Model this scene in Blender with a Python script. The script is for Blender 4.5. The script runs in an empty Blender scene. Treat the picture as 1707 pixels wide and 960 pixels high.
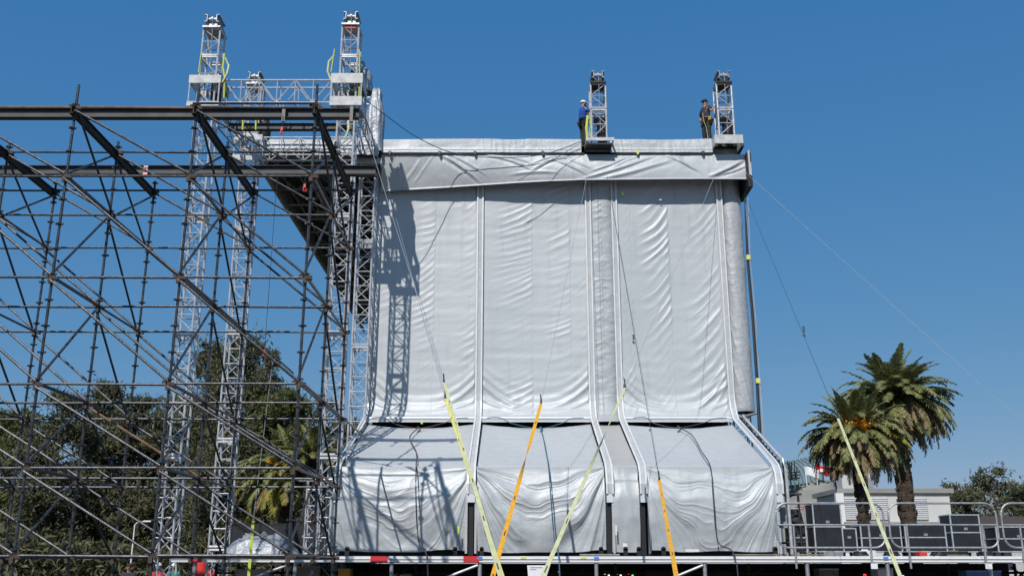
import bpy, math, random
import numpy as np
from mathutils import Vector, Matrix
random.seed(7); rng = np.random.default_rng(7)
R = math.radians
sc = bpy.context.scene
C = sc.collection

# ---------------------------------------------------------------- camera, sky, sun, exposure
PITCH = 16.0; CAMZ = 1.7
cam = bpy.data.objects.new('camera', bpy.data.cameras.new('camera'))
cam.location = (0, 0, CAMZ); cam.rotation_euler = (R(90 + PITCH), 0, 0)
cam.data.sensor_width = 36; cam.data.lens = 33.95
cam.data.clip_start = 0.1; cam.data.clip_end = 3000
C.objects.link(cam); sc.camera = cam

LIGHT = Vector((1.41, 4.7, -4.6)).normalized()       # direction the sunlight travels
SD = -LIGHT
w = bpy.data.worlds.new('World'); sc.world = w; w.use_nodes = True
nt = w.node_tree
sky = nt.nodes.new('ShaderNodeTexSky'); sky.sky_type = 'NISHITA'; sky.sun_disc = False
sky.sun_elevation = math.asin(SD.z); sky.sun_rotation = math.atan2(SD.x, SD.y)
sky.altitude = 1500; sky.air_density = 1.0; sky.dust_density = 0.3; sky.ozone_density = 6.0
bg = nt.nodes['Background']; SKY = 0.15; bg.inputs[1].default_value = SKY
# the camera's rendering of the sky colour: a per channel tone curve on the sky radiance
sp = nt.nodes.new('ShaderNodeSeparateColor'); cb = nt.nodes.new('ShaderNodeCombineColor')
nt.links.new(sky.outputs[0], sp.inputs[0])
for ch, (gain, gam) in enumerate(((.425, .95), (.400, .48), (.520, .23))):
    a = nt.nodes.new('ShaderNodeMath'); a.operation = 'MULTIPLY'; a.inputs[1].default_value = SKY
    p = nt.nodes.new('ShaderNodeMath'); p.operation = 'POWER'; p.inputs[1].default_value = gam
    m_ = nt.nodes.new('ShaderNodeMath'); m_.operation = 'MULTIPLY'; m_.inputs[1].default_value = gain/SKY
    nt.links.new(sp.outputs[ch], a.inputs[0]); nt.links.new(a.outputs[0], p.inputs[0]); nt.links.new(p.outputs[0], m_.inputs[0])
    nt.links.new(m_.outputs[0], cb.inputs[ch])
nt.links.new(cb.outputs[0], bg.inputs[0])
sun = bpy.data.objects.new('sun', bpy.data.lights.new('sun', 'SUN'))
sun.data.energy = 3.85; sun.data.angle = R(0.5); sun.data.color = (1.0, 0.955, 0.89)
sun.rotation_euler = LIGHT.to_track_quat('-Z', 'Y').to_euler()
C.objects.link(sun)
sc.view_settings.view_transform = 'Standard'; sc.view_settings.look = 'None'
sc.view_settings.exposure = 0.0; sc.view_settings.gamma = 1

# ---------------------------------------------------------------- helpers
CT, ST = math.cos(R(PITCH)), math.sin(R(PITCH))
def at(px, py, Y):
    """a world point at distance Y whose position follows from the survey of the photo"""
    k = (480 - py) / 1610.0
    e = math.atan(k) + R(PITCH)
    Z = CAMZ + Y * math.tan(e)
    d = Y * CT + (Z - CAMZ) * ST
    return Vector(((px - 853.5) / 1610.0 * d, Y, Z))

class MB:
    def __init__(s): s.v = []; s.f = []; s.m = []
    def add(s, vs, fs, mi=0):
        o = len(s.v); s.v += [tuple(v) for v in vs]
        for f in fs: s.f.append(tuple(i + o for i in f)); s.m.append(mi)
        return s
    def box(s, c, sz, mi=0, rz=0.0, M=None):
        x, y, z = sz[0]/2, sz[1]/2, sz[2]/2
        cv = Vector(c); vs = []
        Rm = M if M is not None else Matrix.Rotation(rz, 3, 'Z')
        for dz in (-z, z):
            for dx, dy in ((-x,-y),(x,-y),(x,y),(-x,y)):
                vs.append(cv + Rm @ Vector((dx, dy, dz)))
        return s.add(vs, [(3,2,1,0),(4,5,6,7),(0,1,5,4),(1,2,6,5),(2,3,7,6),(3,0,4,7)], mi)
    def tube(s, a, b, r, n=8, mi=0, r2=None, caps=True):
        a = Vector(a); b = Vector(b); d = (b - a)
        if d.length < 1e-6: return s
        d.normalize(); up = Vector((0,0,1)) if abs(d.z) < .9 else Vector((1,0,0))
        u = d.cross(up).normalized(); w_ = d.cross(u)
        r2 = r if r2 is None else r2
        vs = []
        for p, rr in ((a, r), (b, r2)):
            for i in range(n):
                t = 2*math.pi*i/n
                vs.append(p + u*math.cos(t)*rr + w_*math.sin(t)*rr)
        fs = [(i, (i+1) % n, n + (i+1) % n, n + i) for i in range(n)]
        if caps: fs += [tuple(range(n-1, -1, -1)), tuple(range(n, 2*n))]
        return s.add(vs, fs, mi)
    def path(s, pts, r, n=6, mi=0, closed=False):
        pts = [Vector(p) for p in pts]; N = len(pts); rings = []
        for i, p in enumerate(pts):
            if closed: d = pts[(i+1) % N] - pts[i-1]
            else: d = pts[min(i+1, N-1)] - pts[max(i-1, 0)]
            d.normalize(); up = Vector((0,0,1)) if abs(d.z) < .95 else Vector((0,1,0))
            u = d.cross(up).normalized(); w_ = d.cross(u)
            rr = r[i] if isinstance(r, (list, tuple)) else r
            rings.append([p + u*math.cos(2*math.pi*k/n)*rr + w_*math.sin(2*math.pi*k/n)*rr for k in range(n)])
        vs = [v for rg in rings for v in rg]; fs = []
        for i in range(N if closed else N-1):
            j = (i+1) % N
            for k in range(n):
                fs.append((i*n+k, i*n+(k+1) % n, j*n+(k+1) % n, j*n+k))
        if not closed: fs += [tuple(range(n-1,-1,-1)), tuple((N-1)*n+k for k in range(n))]
        return s.add(vs, fs, mi)
    def ribbon(s, pts, wd, th, side, mi=0, twist=None):
        """flat webbing: width along 'side', real thickness"""
        pts = [Vector(p) for p in pts]; side = Vector(side).normalized(); vs = []; N = len(pts)
        for i, p in enumerate(pts):
            d = (pts[min(i+1,N-1)] - pts[max(i-1,0)]).normalized()
            sd = (side - d*side.dot(d)).normalized(); nn = d.cross(sd)
            if twist:
                ta = math.pi*min(1, max(0, (i/(N-1)-twist[0])/(twist[1]-twist[0]))); sd, nn = sd*math.cos(ta)+nn*math.sin(ta), nn*math.cos(ta)-sd*math.sin(ta)
            for a_, b_ in ((-1,-1),(1,-1),(1,1),(-1,1)):
                vs.append(p + sd*a_*wd/2 + nn*b_*th/2)
        fs = []
        for i in range(N-1):
            for k in range(4):
                fs.append((i*4+k, i*4+(k+1)%4, (i+1)*4+(k+1)%4, (i+1)*4+k))
        fs += [(3,2,1,0), tuple((N-1)*4+k for k in range(4))]
        return s.add(vs, fs, mi)
    def ibeam(s, a, b, h, wf, t=.014, mi=0, mif=0):
        a = Vector(a); b = Vector(b); d = (b-a); L = d.length; c = (a+b)/2
        ang = math.atan2(d.y, d.x)
        s.box(c, (L, t, h - 2*t), mi, ang)
        s.box(c + Vector((0,0,h/2 - t/2)), (L, wf, t), mif, ang)
        s.box(c - Vector((0,0,h/2 - t/2)), (L, wf, t), mif, ang)
        return s
    def build(s, name, mats, parent=None, smooth=False, origin=None):
        me = bpy.data.meshes.new(name)
        off = Vector((0,0,0))
        if parent is not None:
            q = parent
            while q.parent: q = q.parent
            off = q.location.copy()
        elif origin is not None: off = Vector(origin)
        me.from_pydata([(v[0]-off.x, v[1]-off.y, v[2]-off.z) for v in s.v], [], s.f)
        if not isinstance(mats, (list, tuple)): mats = [mats]
        for m in mats: me.materials.append(m)
        if len(mats) > 1: me.polygons.foreach_set('material_index', s.m)
        if smooth: me.polygons.foreach_set('use_smooth', [True]*len(me.polygons))
        me.update()
        o = bpy.data.objects.new(name, me); C.objects.link(o)
        if parent is not None: o.parent = parent
        elif origin is not None: o.location = off
        return o

def tag(o, label=None, cat=None, group=None, kind=None):
    if label: o['label'] = label
    if cat: o['category'] = cat
    if group: o['group'] = group
    if kind: o['kind'] = kind
    return o
def thing(name, label, cat, loc=(0,0,0), group=None):
    o = bpy.data.objects.new(name, None); o.location = loc; o.empty_display_size = .2
    C.objects.link(o); return tag(o, label, cat, group)

# smooth 2d value noise
_T = rng.random((256, 256))
def vn(x, y, seed=0):
    x = np.asarray(x, float) + seed*17.31; y = np.asarray(y, float) + seed*9.77
    xi = np.floor(x).astype(int); yi = np.floor(y).astype(int)
    fx = x - xi; fy = y - yi
    fx = fx*fx*fx*(fx*(fx*6-15)+10); fy = fy*fy*fy*(fy*(fy*6-15)+10)
    g = lambda a, b: _T[a & 255, b & 255]
    return ((g(xi,yi)*(1-fx)+g(xi+1,yi)*fx)*(1-fy) + (g(xi,yi+1)*(1-fx)+g(xi+1,yi+1)*fx)*fy)*2-1
def fbm(x, y, seed=0, o=3):
    a = 0; k = 1
    for i in range(o): a = a + vn(x*2**i, y*2**i, seed+i*3)*k; k *= .5
    return a
def ridge(n, p=1.6): return (1 - np.abs(n))**p
def sstep(a, b, x):
    t = np.clip((x-a)/(b-a), 0, 1); return t*t*(3-2*t)

# ---------------------------------------------------------------- materials
def mat(name, col, rough=.6, metal=0.0, noise=0.0, nscale=6.0, bump=0.0, bscale=30.0, col2=None, spec=.5, coat=0.0):
    m = bpy.data.materials.new(name); m.use_nodes = True
    N = m.node_tree.nodes; L = m.node_tree.links; b = N['Principled BSDF']
    b.inputs['Roughness'].default_value = rough; b.inputs['Metallic'].default_value = metal
    b.inputs['Base Color'].default_value = (*col, 1)
    b.inputs['Specular IOR Level'].default_value = spec
    if coat: b.inputs['Coat Weight'].default_value = coat; b.inputs['Coat Roughness'].default_value = .25
    tc = N.new('ShaderNodeTexCoord')
    if noise > 0 or col2:
        nz = N.new('ShaderNodeTexNoise'); nz.inputs['Scale'].default_value = nscale; nz.inputs['Detail'].default_value = 6
        L.new(tc.outputs['Object'], nz.inputs['Vector'])
        rp = N.new('ShaderNodeMapRange'); rp.inputs[1].default_value = .35; rp.inputs[2].default_value = .65
        L.new(nz.outputs[0], rp.inputs[0])
        mx = N.new('ShaderNodeMix'); mx.data_type = 'RGBA'
        c2 = col2 if col2 else tuple(c*(1-noise) for c in col)
        mx.inputs[6].default_value = (*col, 1); mx.inputs[7].default_value = (*c2, 1)
        L.new(rp.outputs[0], mx.inputs[0]); L.new(mx.outputs[2], b.inputs['Base Color'])
    if bump > 0:
        n2 = N.new('ShaderNodeTexNoise'); n2.inputs['Scale'].default_value = bscale; n2.inputs['Detail'].default_value = 4
        L.new(tc.outputs['Object'], n2.inputs['Vector'])
        bp = N.new('ShaderNodeBump'); bp.inputs['Strength'].default_value = bump; bp.inputs['Distance'].default_value = .02
        L.new(n2.outputs[0], bp.inputs['Height']); L.new(bp.outputs[0], b.inputs['Normal'])
    return m

def tarp_mat(name, col, rough=.42, metal=.3, b1=.35):
    m = bpy.data.materials.new(name); m.use_nodes = True
    N = m.node_tree.nodes; L = m.node_tree.links; b = N['Principled BSDF']
    b.inputs['Metallic'].default_value = metal
    tc = N.new('ShaderNodeTexCoord')
    # fabric tone: large soft blotches and dust
    n1 = N.new('ShaderNodeTexNoise'); n1.inputs['Scale'].default_value = .7; n1.inputs['Detail'].default_value = 7; n1.inputs['Roughness'].default_value = .62
    L.new(tc.outputs['Object'], n1.inputs['Vector'])
    mx = N.new('ShaderNodeMix'); mx.data_type = 'RGBA'
    mx.inputs[6].default_value = (*[c*.93 for c in col], 1); mx.inputs[7].default_value = (*[min(1, c*1.07) for c in col], 1)
    L.new(n1.outputs[0], mx.inputs[0])
    # rain streaks and scuffs
    mp2 = N.new('ShaderNodeMapping'); mp2.inputs['Scale'].default_value = (4.5, 4.5, .35); L.new(tc.outputs['Object'], mp2.inputs[0])
    n4 = N.new('ShaderNodeTexNoise'); n4.inputs['Scale'].default_value = 1.0; n4.inputs['Detail'].default_value = 6; L.new(mp2.outputs[0], n4.inputs['Vector'])
    r4 = N.new('ShaderNodeMapRange'); r4.inputs[1].default_value = .55; r4.inputs[2].default_value = .78; r4.inputs[3].default_value = 1.0; r4.inputs[4].default_value = .86; L.new(n4.outputs[0], r4.inputs[0])
    n5 = N.new('ShaderNodeTexNoise'); n5.inputs['Scale'].default_value = 5.0; n5.inputs['Detail'].default_value = 8; n5.inputs['Roughness'].default_value = .7; L.new(tc.outputs['Object'], n5.inputs['Vector'])
    r5 = N.new('ShaderNodeMapRange'); r5.inputs[1].default_value = .62; r5.inputs[2].default_value = .72; r5.inputs[3].default_value = 1.0; r5.inputs[4].default_value = .88; L.new(n5.outputs[0], r5.inputs[0])
    ml = N.new('ShaderNodeMath'); ml.operation = 'MULTIPLY'; L.new(r4.outputs[0], ml.inputs[0]); L.new(r5.outputs[0], ml.inputs[1])
    vm = N.new('ShaderNodeVectorMath'); vm.operation = 'SCALE'; L.new(mx.outputs[2], vm.inputs[0]); L.new(ml.outputs[0], vm.inputs['Scale'])
    L.new(vm.outputs[0], b.inputs['Base Color'])
    n3 = N.new('ShaderNodeTexNoise'); n3.inputs['Scale'].default_value = 2.5; n3.inputs['Detail'].default_value = 5
    L.new(tc.outputs['Object'], n3.inputs['Vector'])
    mr = N.new('ShaderNodeMapRange'); mr.inputs[3].default_value = rough-.06; mr.inputs[4].default_value = rough+.1
    L.new(n3.outputs[0], mr.inputs[0]); L.new(mr.outputs[0], b.inputs['Roughness'])
    # crumple: ridged noise at two scales
    def crump(scale, dist):
        mp = N.new('ShaderNodeMapping'); mp.inputs['Scale'].default_value = (1, 1, 1.5)
        L.new(tc.outputs['Object'], mp.inputs[0])
        n = N.new('ShaderNodeTexNoise'); n.inputs['Scale'].default_value = scale; n.inputs['Detail'].default_value = 3; n.inputs['Distortion'].default_value = dist
        L.new(mp.outputs[0], n.inputs['Vector'])
        a = N.new('ShaderNodeMath'); a.operation = 'SUBTRACT'; a.inputs[1].default_value = .5; L.new(n.outputs[0], a.inputs[0])
        c = N.new('ShaderNodeMath'); c.operation = 'ABSOLUTE'; L.new(a.outputs[0], c.inputs[0])
        return c
    a1 = crump(3.2, .8); a2 = crump(11., .6)
    s = N.new('ShaderNodeMath'); s.operation = 'MULTIPLY_ADD'; s.inputs[1].default_value = .35
    L.new(a2.outputs[0], s.inputs[0]); L.new(a1.outputs[0], s.inputs[2])
    bp = N.new('ShaderNodeBump'); bp.inputs['Strength'].default_value = b1; bp.inputs['Distance'].default_value = .05
    L.new(s.outputs[0], bp.inputs['Height']); L.new(bp.outputs[0], b.inputs['Normal'])
    return m

M = {}
M['tarp']   = tarp_mat('silver tarpaulin', (.475,.50,.515), .48, .12, .24)
M['tarp_smooth'] = tarp_mat('taut tarpaulin', (.475,.50,.515), .48, .12, .10)
M['tarp_dull'] = tarp_mat('dusty tarpaulin', (.41,.41,.40), .6, .03, .10)
M['foil']   = tarp_mat('silver wrap', (.36,.38,.405), .42, .30, 1.0)
M['crink']  = tarp_mat('crinkled tarpaulin', (.41,.43,.445), .50, .10, .5)
M['rail']   = mat('keder rail', (.72,.75,.78), .45, .1, .12, 3)
M['beige']  = mat('canvas edge', (.50,.505,.50), .7, 0, .15, 4)
M['alu']    = mat('aluminium truss', (.62,.63,.65), .38, .3, .3, 9)
M['aluw']   = mat('painted sleeve', (.60,.60,.60), .5, 0, .35, 4)
M['steel']  = mat('weathered scaffold steel', (.075,.08,.09), .36, .35, .6, 9, .25, 60)
M['steel2'] = mat('galvanised post', (.42,.43,.44), .5, .5, .3, 8)
M['rust']   = mat('rusty coupler', (.10,.07,.055), .75, .1, .5, 30)
M['rusttube'] = mat('rusty tube', (.28,.17,.10), .7, .2, .5, 4)
M['beam']   = mat('grey painted beam', (.075,.08,.085), .6, .1, .4, 2)
M['beamf']  = mat('rusty flange', (.035,.03,.028), .7, .1, .4, 5)
M['black']  = mat('black', (.012,.013,.015), .6, 0, .3, 3)
M['blackc'] = mat('black case laminate', (.022,.024,.030), .45, 0, .3, 3)
M['dark']   = mat('dark steel', (.035,.037,.04), .6, .3, .4, 6)
M['roofdark'] = mat('dark roof beams', (.42,.40,.36), .7, .1, .4, 2)
M['roofpanel']= mat('roof underside sheet', (.07,.068,.06), .8, 0, .5, .8)
M['green']  = mat('faded green panel', (.50,.62,.40), .8, 0, .4, 3)
M['red']    = mat('red paint', (.62,.03,.04), .5, 0, .2, 5)
M['white']  = mat('white paint', (.80,.80,.80), .5, 0, .08, 4)
M['redpl']  = mat('red plastic', (.7,.05,.04), .45)
M['orange'] = mat('orange webbing', (.90,.45,.02), .6, 0, .25, 14)
M['yellow'] = mat('yellow webbing', (.78,.74,.18), .65, 0, .12, 3)
M['pale']   = mat('pale webbing', (.66,.66,.36), .65, 0, .2, 5)
M['lime']   = mat('lime sling', (.50,.58,.08), .7)
M['wire']   = mat('steel wire', (.45,.46,.48), .5, .4)
M['dwire']  = mat('dark wire', (.05,.06,.08), .5, .3)
M['rope']   = mat('blue rope', (.04,.12,.18), .8)
M['ropeb']  = mat('brown rope', (.09,.065,.07), .8)
M['hook']   = mat('dark fitting', (.08,.08,.08), .4, .6)
M['tapey']  = mat('yellow green tape', (.55,.85,.10), .6)
M['blue']   = mat('blue tape', (.08,.25,.65), .5)
M['wood']   = mat('weathered boards', (.26,.23,.17), .8, 0, .4, 5)
M['bark']   = mat('bark', (.09,.07,.05), .9, 0, .4, 6, .6, 12)
M['palmbark'] = mat('palm bark', (.085,.06,.042), .95, 0, .6, 9, .9, 14)
M['skin']   = mat('skin', (.42,.23,.15), .55)
M['hair']   = mat('hair', (.02,.015,.012), .7)
M['asphalt']= mat('asphalt ground', (.055,.055,.052), .9, 0, .3, .6, .3, 40, col2=(.09,.085,.07))
M['grass']  = mat('dry grass', (.07,.085,.035), .95, 0, .5, .3, .4, 20, col2=(.12,.11,.06))
M['glass']  = mat('dark glass', (.03,.04,.05), .1)
M['standg'] = mat('green grandstand paint', (.16,.24,.20), .7, 0, .3, .3)
M['concrete']= mat('concrete', (.33,.32,.29), .85, 0, .25, .5)
M['wallw']  = mat('white render', (.62,.62,.60), .8, 0, .12, .6)
M['navy']   = mat('navy cloth', (.02,.025,.06), .85)
M['bluec']  = mat('blue cloth', (.012,.09,.42), .8)
M['greyc']  = mat('charcoal cloth', (.035,.037,.045), .85)
M['trous']  = mat('dark trousers', (.028,.028,.024), .85)
M['helmw']  = mat('white helmet', (.8,.8,.78), .3)
M['helmk']  = mat('black helmet', (.02,.02,.022), .3)
M['teal']   = mat('teal cloth', (.03,.28,.26), .8)
M['redc']   = mat('red cloth', (.55,.03,.03), .8)

def leaf_mat(name, a, b, rough=.6):
    m = bpy.data.materials.new(name); m.use_nodes = True
    N = m.node_tree.nodes; L = m.node_tree.links; p = N['Principled BSDF']
    g = N.new('ShaderNodeNewGeometry')
    mx = N.new('ShaderNodeMix'); mx.data_type = 'RGBA'
    mx.inputs[6].default_value = (*a, 1); mx.inputs[7].default_value = (*b, 1)
    L.new(g.outputs['Random Per Island'], mx.inputs[0]); L.new(mx.outputs[2], p.inputs['Base Color'])
    p.inputs['Roughness'].default_value = rough; p.inputs['Specular IOR Level'].default_value = .2
    p.inputs['Transmission Weight'].default_value = 0
    tl = N.new('ShaderNodeBsdfTranslucent'); L.new(mx.outputs[2], tl.inputs[0]); ms = N.new('ShaderNodeMixShader'); ms.inputs[0].default_value = .22
    L.new(p.outputs[0], ms.inputs[1]); L.new(tl.outputs[0], ms.inputs[2]); L.new(ms.outputs[0], N['Material Output'].inputs[0])
    return m
M['pine']  = leaf_mat('pine foliage', (.070,.078,.042), (.17,.165,.09))
M['pine2'] = leaf_mat('light pine foliage', (.075,.10,.03), (.17,.18,.06))
M['frond'] = leaf_mat('palm frond', (.10,.125,.045), (.36,.355,.15), .45)
M['frondd']= leaf_mat('dead palm frond', (.18,.12,.06), (.46,.36,.21), .7)
M['frondy']= leaf_mat('yellow palm frond', (.20,.20,.03), (.34,.30,.06), .5)
M['fruit'] = leaf_mat('orange palm fruit', (.75,.27,.015), (.95,.48,.05), .5)

# ---------------------------------------------------------------- ground
g = MB(); g.add([(-1200,-200,0),(1200,-200,0),(1200,2200,0),(-1200,2200,0)], [(0,1,2,3)])
tag(g.build('ground', M['grass']), kind='structure')
g = MB(); g.add([(-60,-20,.004),(80,-20,.004),(80,54,.004),(-60,54,.004)], [(0,1,2,3)])
tag(g.build('paved_yard', M['asphalt']), kind='structure')

# ---------------------------------------------------------------- cloth grid
def cloth(name, fn, nu, nv, m, parent=None, label=None, cat='tarpaulin', group=None, thick=.006, origin=None):
    u = np.linspace(0, 1, nu); v = np.linspace(0, 1, nv)
    U, V = np.meshgrid(u, v)                       # (nv, nu)
    X, Y, Z = fn(U, V)
    P = np.stack([X, Y, Z], -1).reshape(-1, 3)
    i = np.arange(nv-1)[:, None]*nu + np.arange(nu-1)[None, :]
    F = np.stack([i, i+1, i+nu+1, i+nu], -1).reshape(-1, 4)
    me = bpy.data.meshes.new(name)
    me.vertices.add(len(P)); me.loops.add(F.size); me.polygons.add(len(F))
    org = np.array(origin if origin is not None else P[nu//2], float)
    if parent is not None: org = np.array(parent.location)
    me.vertices.foreach_set('co', (P-org).ravel())
    me.loops.foreach_set('vertex_index', F.ravel().astype(np.int32))
    me.polygons.foreach_set('loop_start', np.arange(0, F.size, 4, dtype=np.int32))
    me.polygons.foreach_set('use_smooth', np.ones(len(F), bool))
    me.update(calc_edges=True); me.validate()
    me.materials.append(m)
    o = bpy.data.objects.new(name, me); C.objects.link(o)
    if parent is not None: o.parent = parent
    else: o.location = org
    sm = o.modifiers.new('thickness', 'SOLIDIFY'); sm.thickness = thick; sm.offset = 0
    if label: tag(o, label, cat, group)
    return o

# ================================================================ STAGE
YW = 31.6; ZT = 15.25
DECKZ = 1.93
# ---- deck
deck = thing('stage_deck', 'long raised stage deck with white front edge rail, red marked in places', 'stage deck', (0, 25, 0))
MB().box((3.6, 30.1, DECKZ-.09), (24.2, 9.8, .12)).build('deck_floor', M['black'], deck)
e = MB(); e.box((4.0, 25.0, 1.845), (24.95, .09, .145)); e.box((4.0, 24.945, 1.845), (24.95, .02, .012), 1)
e.build('edge_rail', [M['white'], M['steel2']], deck)
for x0, x1 in ((-8.0,-7.72), (-3.52,-3.10), (-1.21,-.82)):
    MB().box(((x0+x1)/2, 24.945, 1.845), (x1-x0, .022, .15)).build('red_marker', M['red'], deck)
for x in (-.80, 2.10, 9.3): MB().box((x, 24.94, 1.87), (.12,.025,.07)).build('blue_marker', M['blue'], deck)
for x in (.28, 1.78): MB().box((x, 24.94, 1.875), (.13,.025,.05)).build('yellow_sticker', M['yellow'], deck)
for x in (-7.9,-5.4,-3.0,-.80,2.10,4.80,7.35,9.35,11.9,14.4):
    MB().tube((x, 25.03, 0), (x, 25.03, 1.77), .05, 10).build('leg', M['steel2'], deck)
for x0, x1 in ((-3.0,-.85), (2.7,4.75), (-7.8,-5.6)):
    MB().tube((x0, 25.0, .9), (x1, 25.0, 1.70), .035).build('brace', M['steel2'], deck)
for k in range(14):
    x = -8 + k*1.8
    for y in (27.2, 29.4):
        MB().tube((x, y, 0), (x, y, 1.75), .04, 6).build('leg', M['dark'], deck)
for k in range(10):
    x = -7 + k*2.4
    MB().tube((x, 27.2, .25), (x+1.8, 27.2, 1.65), .028, 6).build('brace', M['dark'], deck)
    MB().tube((x, 29.4, 1.65), (x+1.8, 29.4, .25), .028, 6).build('brace', M['dark'], deck)
for y in (27.2, 29.4):
    for z in (.35, 1.5): MB().tube((-8, y, z), (15.4, y, z), .03, 6).build('rail', M['dark'], deck)

# ---- frame of the stage house
RX = [(-4.75, .10), (-1.10, .18), (2.64, .16), (3.55, .16), (7.22, .16)]   # x of rails and their widths
house = thing('covered_stage', 'dark roofed stage structure that carries the silver covers', 'stage', (1.2, 31, DECKZ))
# profile of the covered front: from roof down the wall, out over the slope and down to the deck
def prof(s):
    """s in metres down the profile -> (Y, Z)"""
    pts = PROF; 
    for i in range(len(pts)-1):
        a, b = pts[i], pts[i+1]; l = math.hypot(a[0]-b[0], a[1]-b[1])
        if s <= l or i == len(pts)-2:
            t = min(max(s/l, 0), 1); return (a[0]+(b[0]-a[0])*t, a[1]+(b[1]-a[1])*t)
        s -= l
PROF = [(YW,15.2),(YW,7.1),(31.57,6.85),(31.5,6.62),(31.36,6.38),(31.13,6.13),(27.15,4.42),(26.85,4.27),(26.68,4.06),(26.62,3.8),(26.62,3.55)]
for i, (x, wd) in enumerate(RX):
    # flat rail strip following the profile, two bright edges with canvas between
    b = MB()
    P_ = PROF if i in (0, 4) else PROF
    for dx, wq, mi in ((-wd/2, .05, 0), (wd/2, .05, 0), (0, wd-.05, 1)):
        off = .10 if mi == 0 else .06
        pts = []
        for j, (y, z) in enumerate(P_):
            a = P_[max(j-1,0)]; c = P_[min(j+1,len(P_)-1)]
            t = Vector((0, c[0]-a[0], c[1]-a[1])).normalized(); nrm = Vector((0, t.z, -t.y))
            if nrm.y > 0: nrm = -nrm
            pts.append(Vector((x+dx, y, z)) + nrm*off)
        b.ribbon(pts, wq, .03, (1,0,0), mi)
    b.build('cover_rail', [M['rail'], M['beige']], house)
    b = MB().box((x, 26.60, 3.6), (wd+.02, .10, .55))
    b.build('rail_end', M['rail'], house)
# black boxes filling the open slots between the drapes, in place of their shade
for x in (-1.10, 2.60, 3.52):
    MB().box((x, 26.72, 2.75), (.13, .12, 1.6)).build('post', M['black'], house)
# beige side flashings in the low part
for x, s in ((-4.75,-1), (-1.10,-1), (-1.10,1), (2.60,1), (3.55,1), (7.2,-1)):
    MB().box((x + s*.125, 26.60, 2.75), (.06, .03, 1.5)).build('edge_strip', M['beige'], house)
# black sheet added right behind the covers, stands in for shade in the gaps
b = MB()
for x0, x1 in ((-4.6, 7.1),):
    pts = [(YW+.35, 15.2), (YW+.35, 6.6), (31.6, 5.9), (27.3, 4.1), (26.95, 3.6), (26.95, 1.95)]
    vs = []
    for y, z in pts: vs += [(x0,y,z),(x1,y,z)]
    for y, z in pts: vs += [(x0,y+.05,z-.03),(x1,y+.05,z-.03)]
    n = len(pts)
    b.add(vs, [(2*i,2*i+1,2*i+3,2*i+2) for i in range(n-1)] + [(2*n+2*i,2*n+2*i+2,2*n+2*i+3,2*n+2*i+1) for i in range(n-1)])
b.build('gap_shade_sheet', M['black'], house)
# horizontal bar under each wall cover
for x0, x1 in ((-4.65,-1.22), (-.98,2.54), (3.66,7.1)):
    MB().tube((x0, 31.22, 6.27), (x1, 31.22, 6.27), .045, 8).build('cover_bar', M['rail'], house)
# roof
MB().box((-.35, 43.5, 15.86), (17.0, 24.6, .10)).build('roof_sheet', M['roofpanel'], house)
for k in range(16):
    y = 31.9 + k*1.58
    b = MB()
    for z in (15.1, 15.7): b.tube((-8.75, y, z), (8.0, y, z), .045, 6)
    n = 22
    for q in range(n):
        xa = -8.75 + q*16.75/n; xb = xa + 16.75/n
        za, zb = (15.1, 15.7) if q % 2 else (15.7, 15.1)
        b.tube((xa,y,za),(xb,y,zb), .028, 5)
    b.build('roof_truss', M['roofdark'], house)
for k in range(12):
    x = -8.75 + k*(16.75/11)
    b = MB(); b.box((x, 43.5, 15.02), (.10, 24.2, .16)); b.build('purlin', M['roofdark'], house)
for k in range(15):
    x = -8.4 + k*.62
    if x > 1: break
    MB().box((x, 43.6, 15.42), (.05, 23.6, .06)).build('batten', M['roofdark'], house)
for px in range(26):
    x = -8.3 + random.random()*3.6; y = 33 + random.random()*16
    MB().box((x, y, 15.74), (.35+random.random()*.5, .8+random.random()*.8, .03)).build('loose_panel', random.choice([M['green'],M['roofpanel'],M['steel2']]), house)
# lattice rail on the roof front under the parapet (left wing)
b = MB()
b.tube((-9.0,30.95,15.16),(-4.9,30.95,15.16), .04); b.tube((-9.0,30.95,15.62),(-4.9,30.95,15.62), .035)
for q in range(7):
    xa = -9.0+q*.586; b.tube((xa,30.95,15.16 if q%2 else 15.62),(xa+.586,30.95,15.62 if q%2 else 15.16), .022, 6)
    b.tube((xa,30.95,15.16),(xa,30.95,15.62), .022, 6)
b.build('roof_edge_truss', M['alu'], house)
MB().tube((-4.6, 30.98, 15.44), (2.5, 30.98, 15.44), .03).build('gutter_bar', M['hook'], house)
MB().tube((3.55, 30.98, 15.44), (6.95, 30.98, 15.44), .03).build('gutter_bar', M['hook'], house)
for px_ in (650, 733, 792, 905, 1063, 1172):
    pc = at(px_, 254, 30.9); b = MB(); b.box(pc, (.10,.08,.07)); b.box(pc-Vector((0,.02,.06)), (.05,.05,.06)); b.build('bar_clip', M['hook'] if px_ != 1063 else M['yellow'], house)
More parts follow.
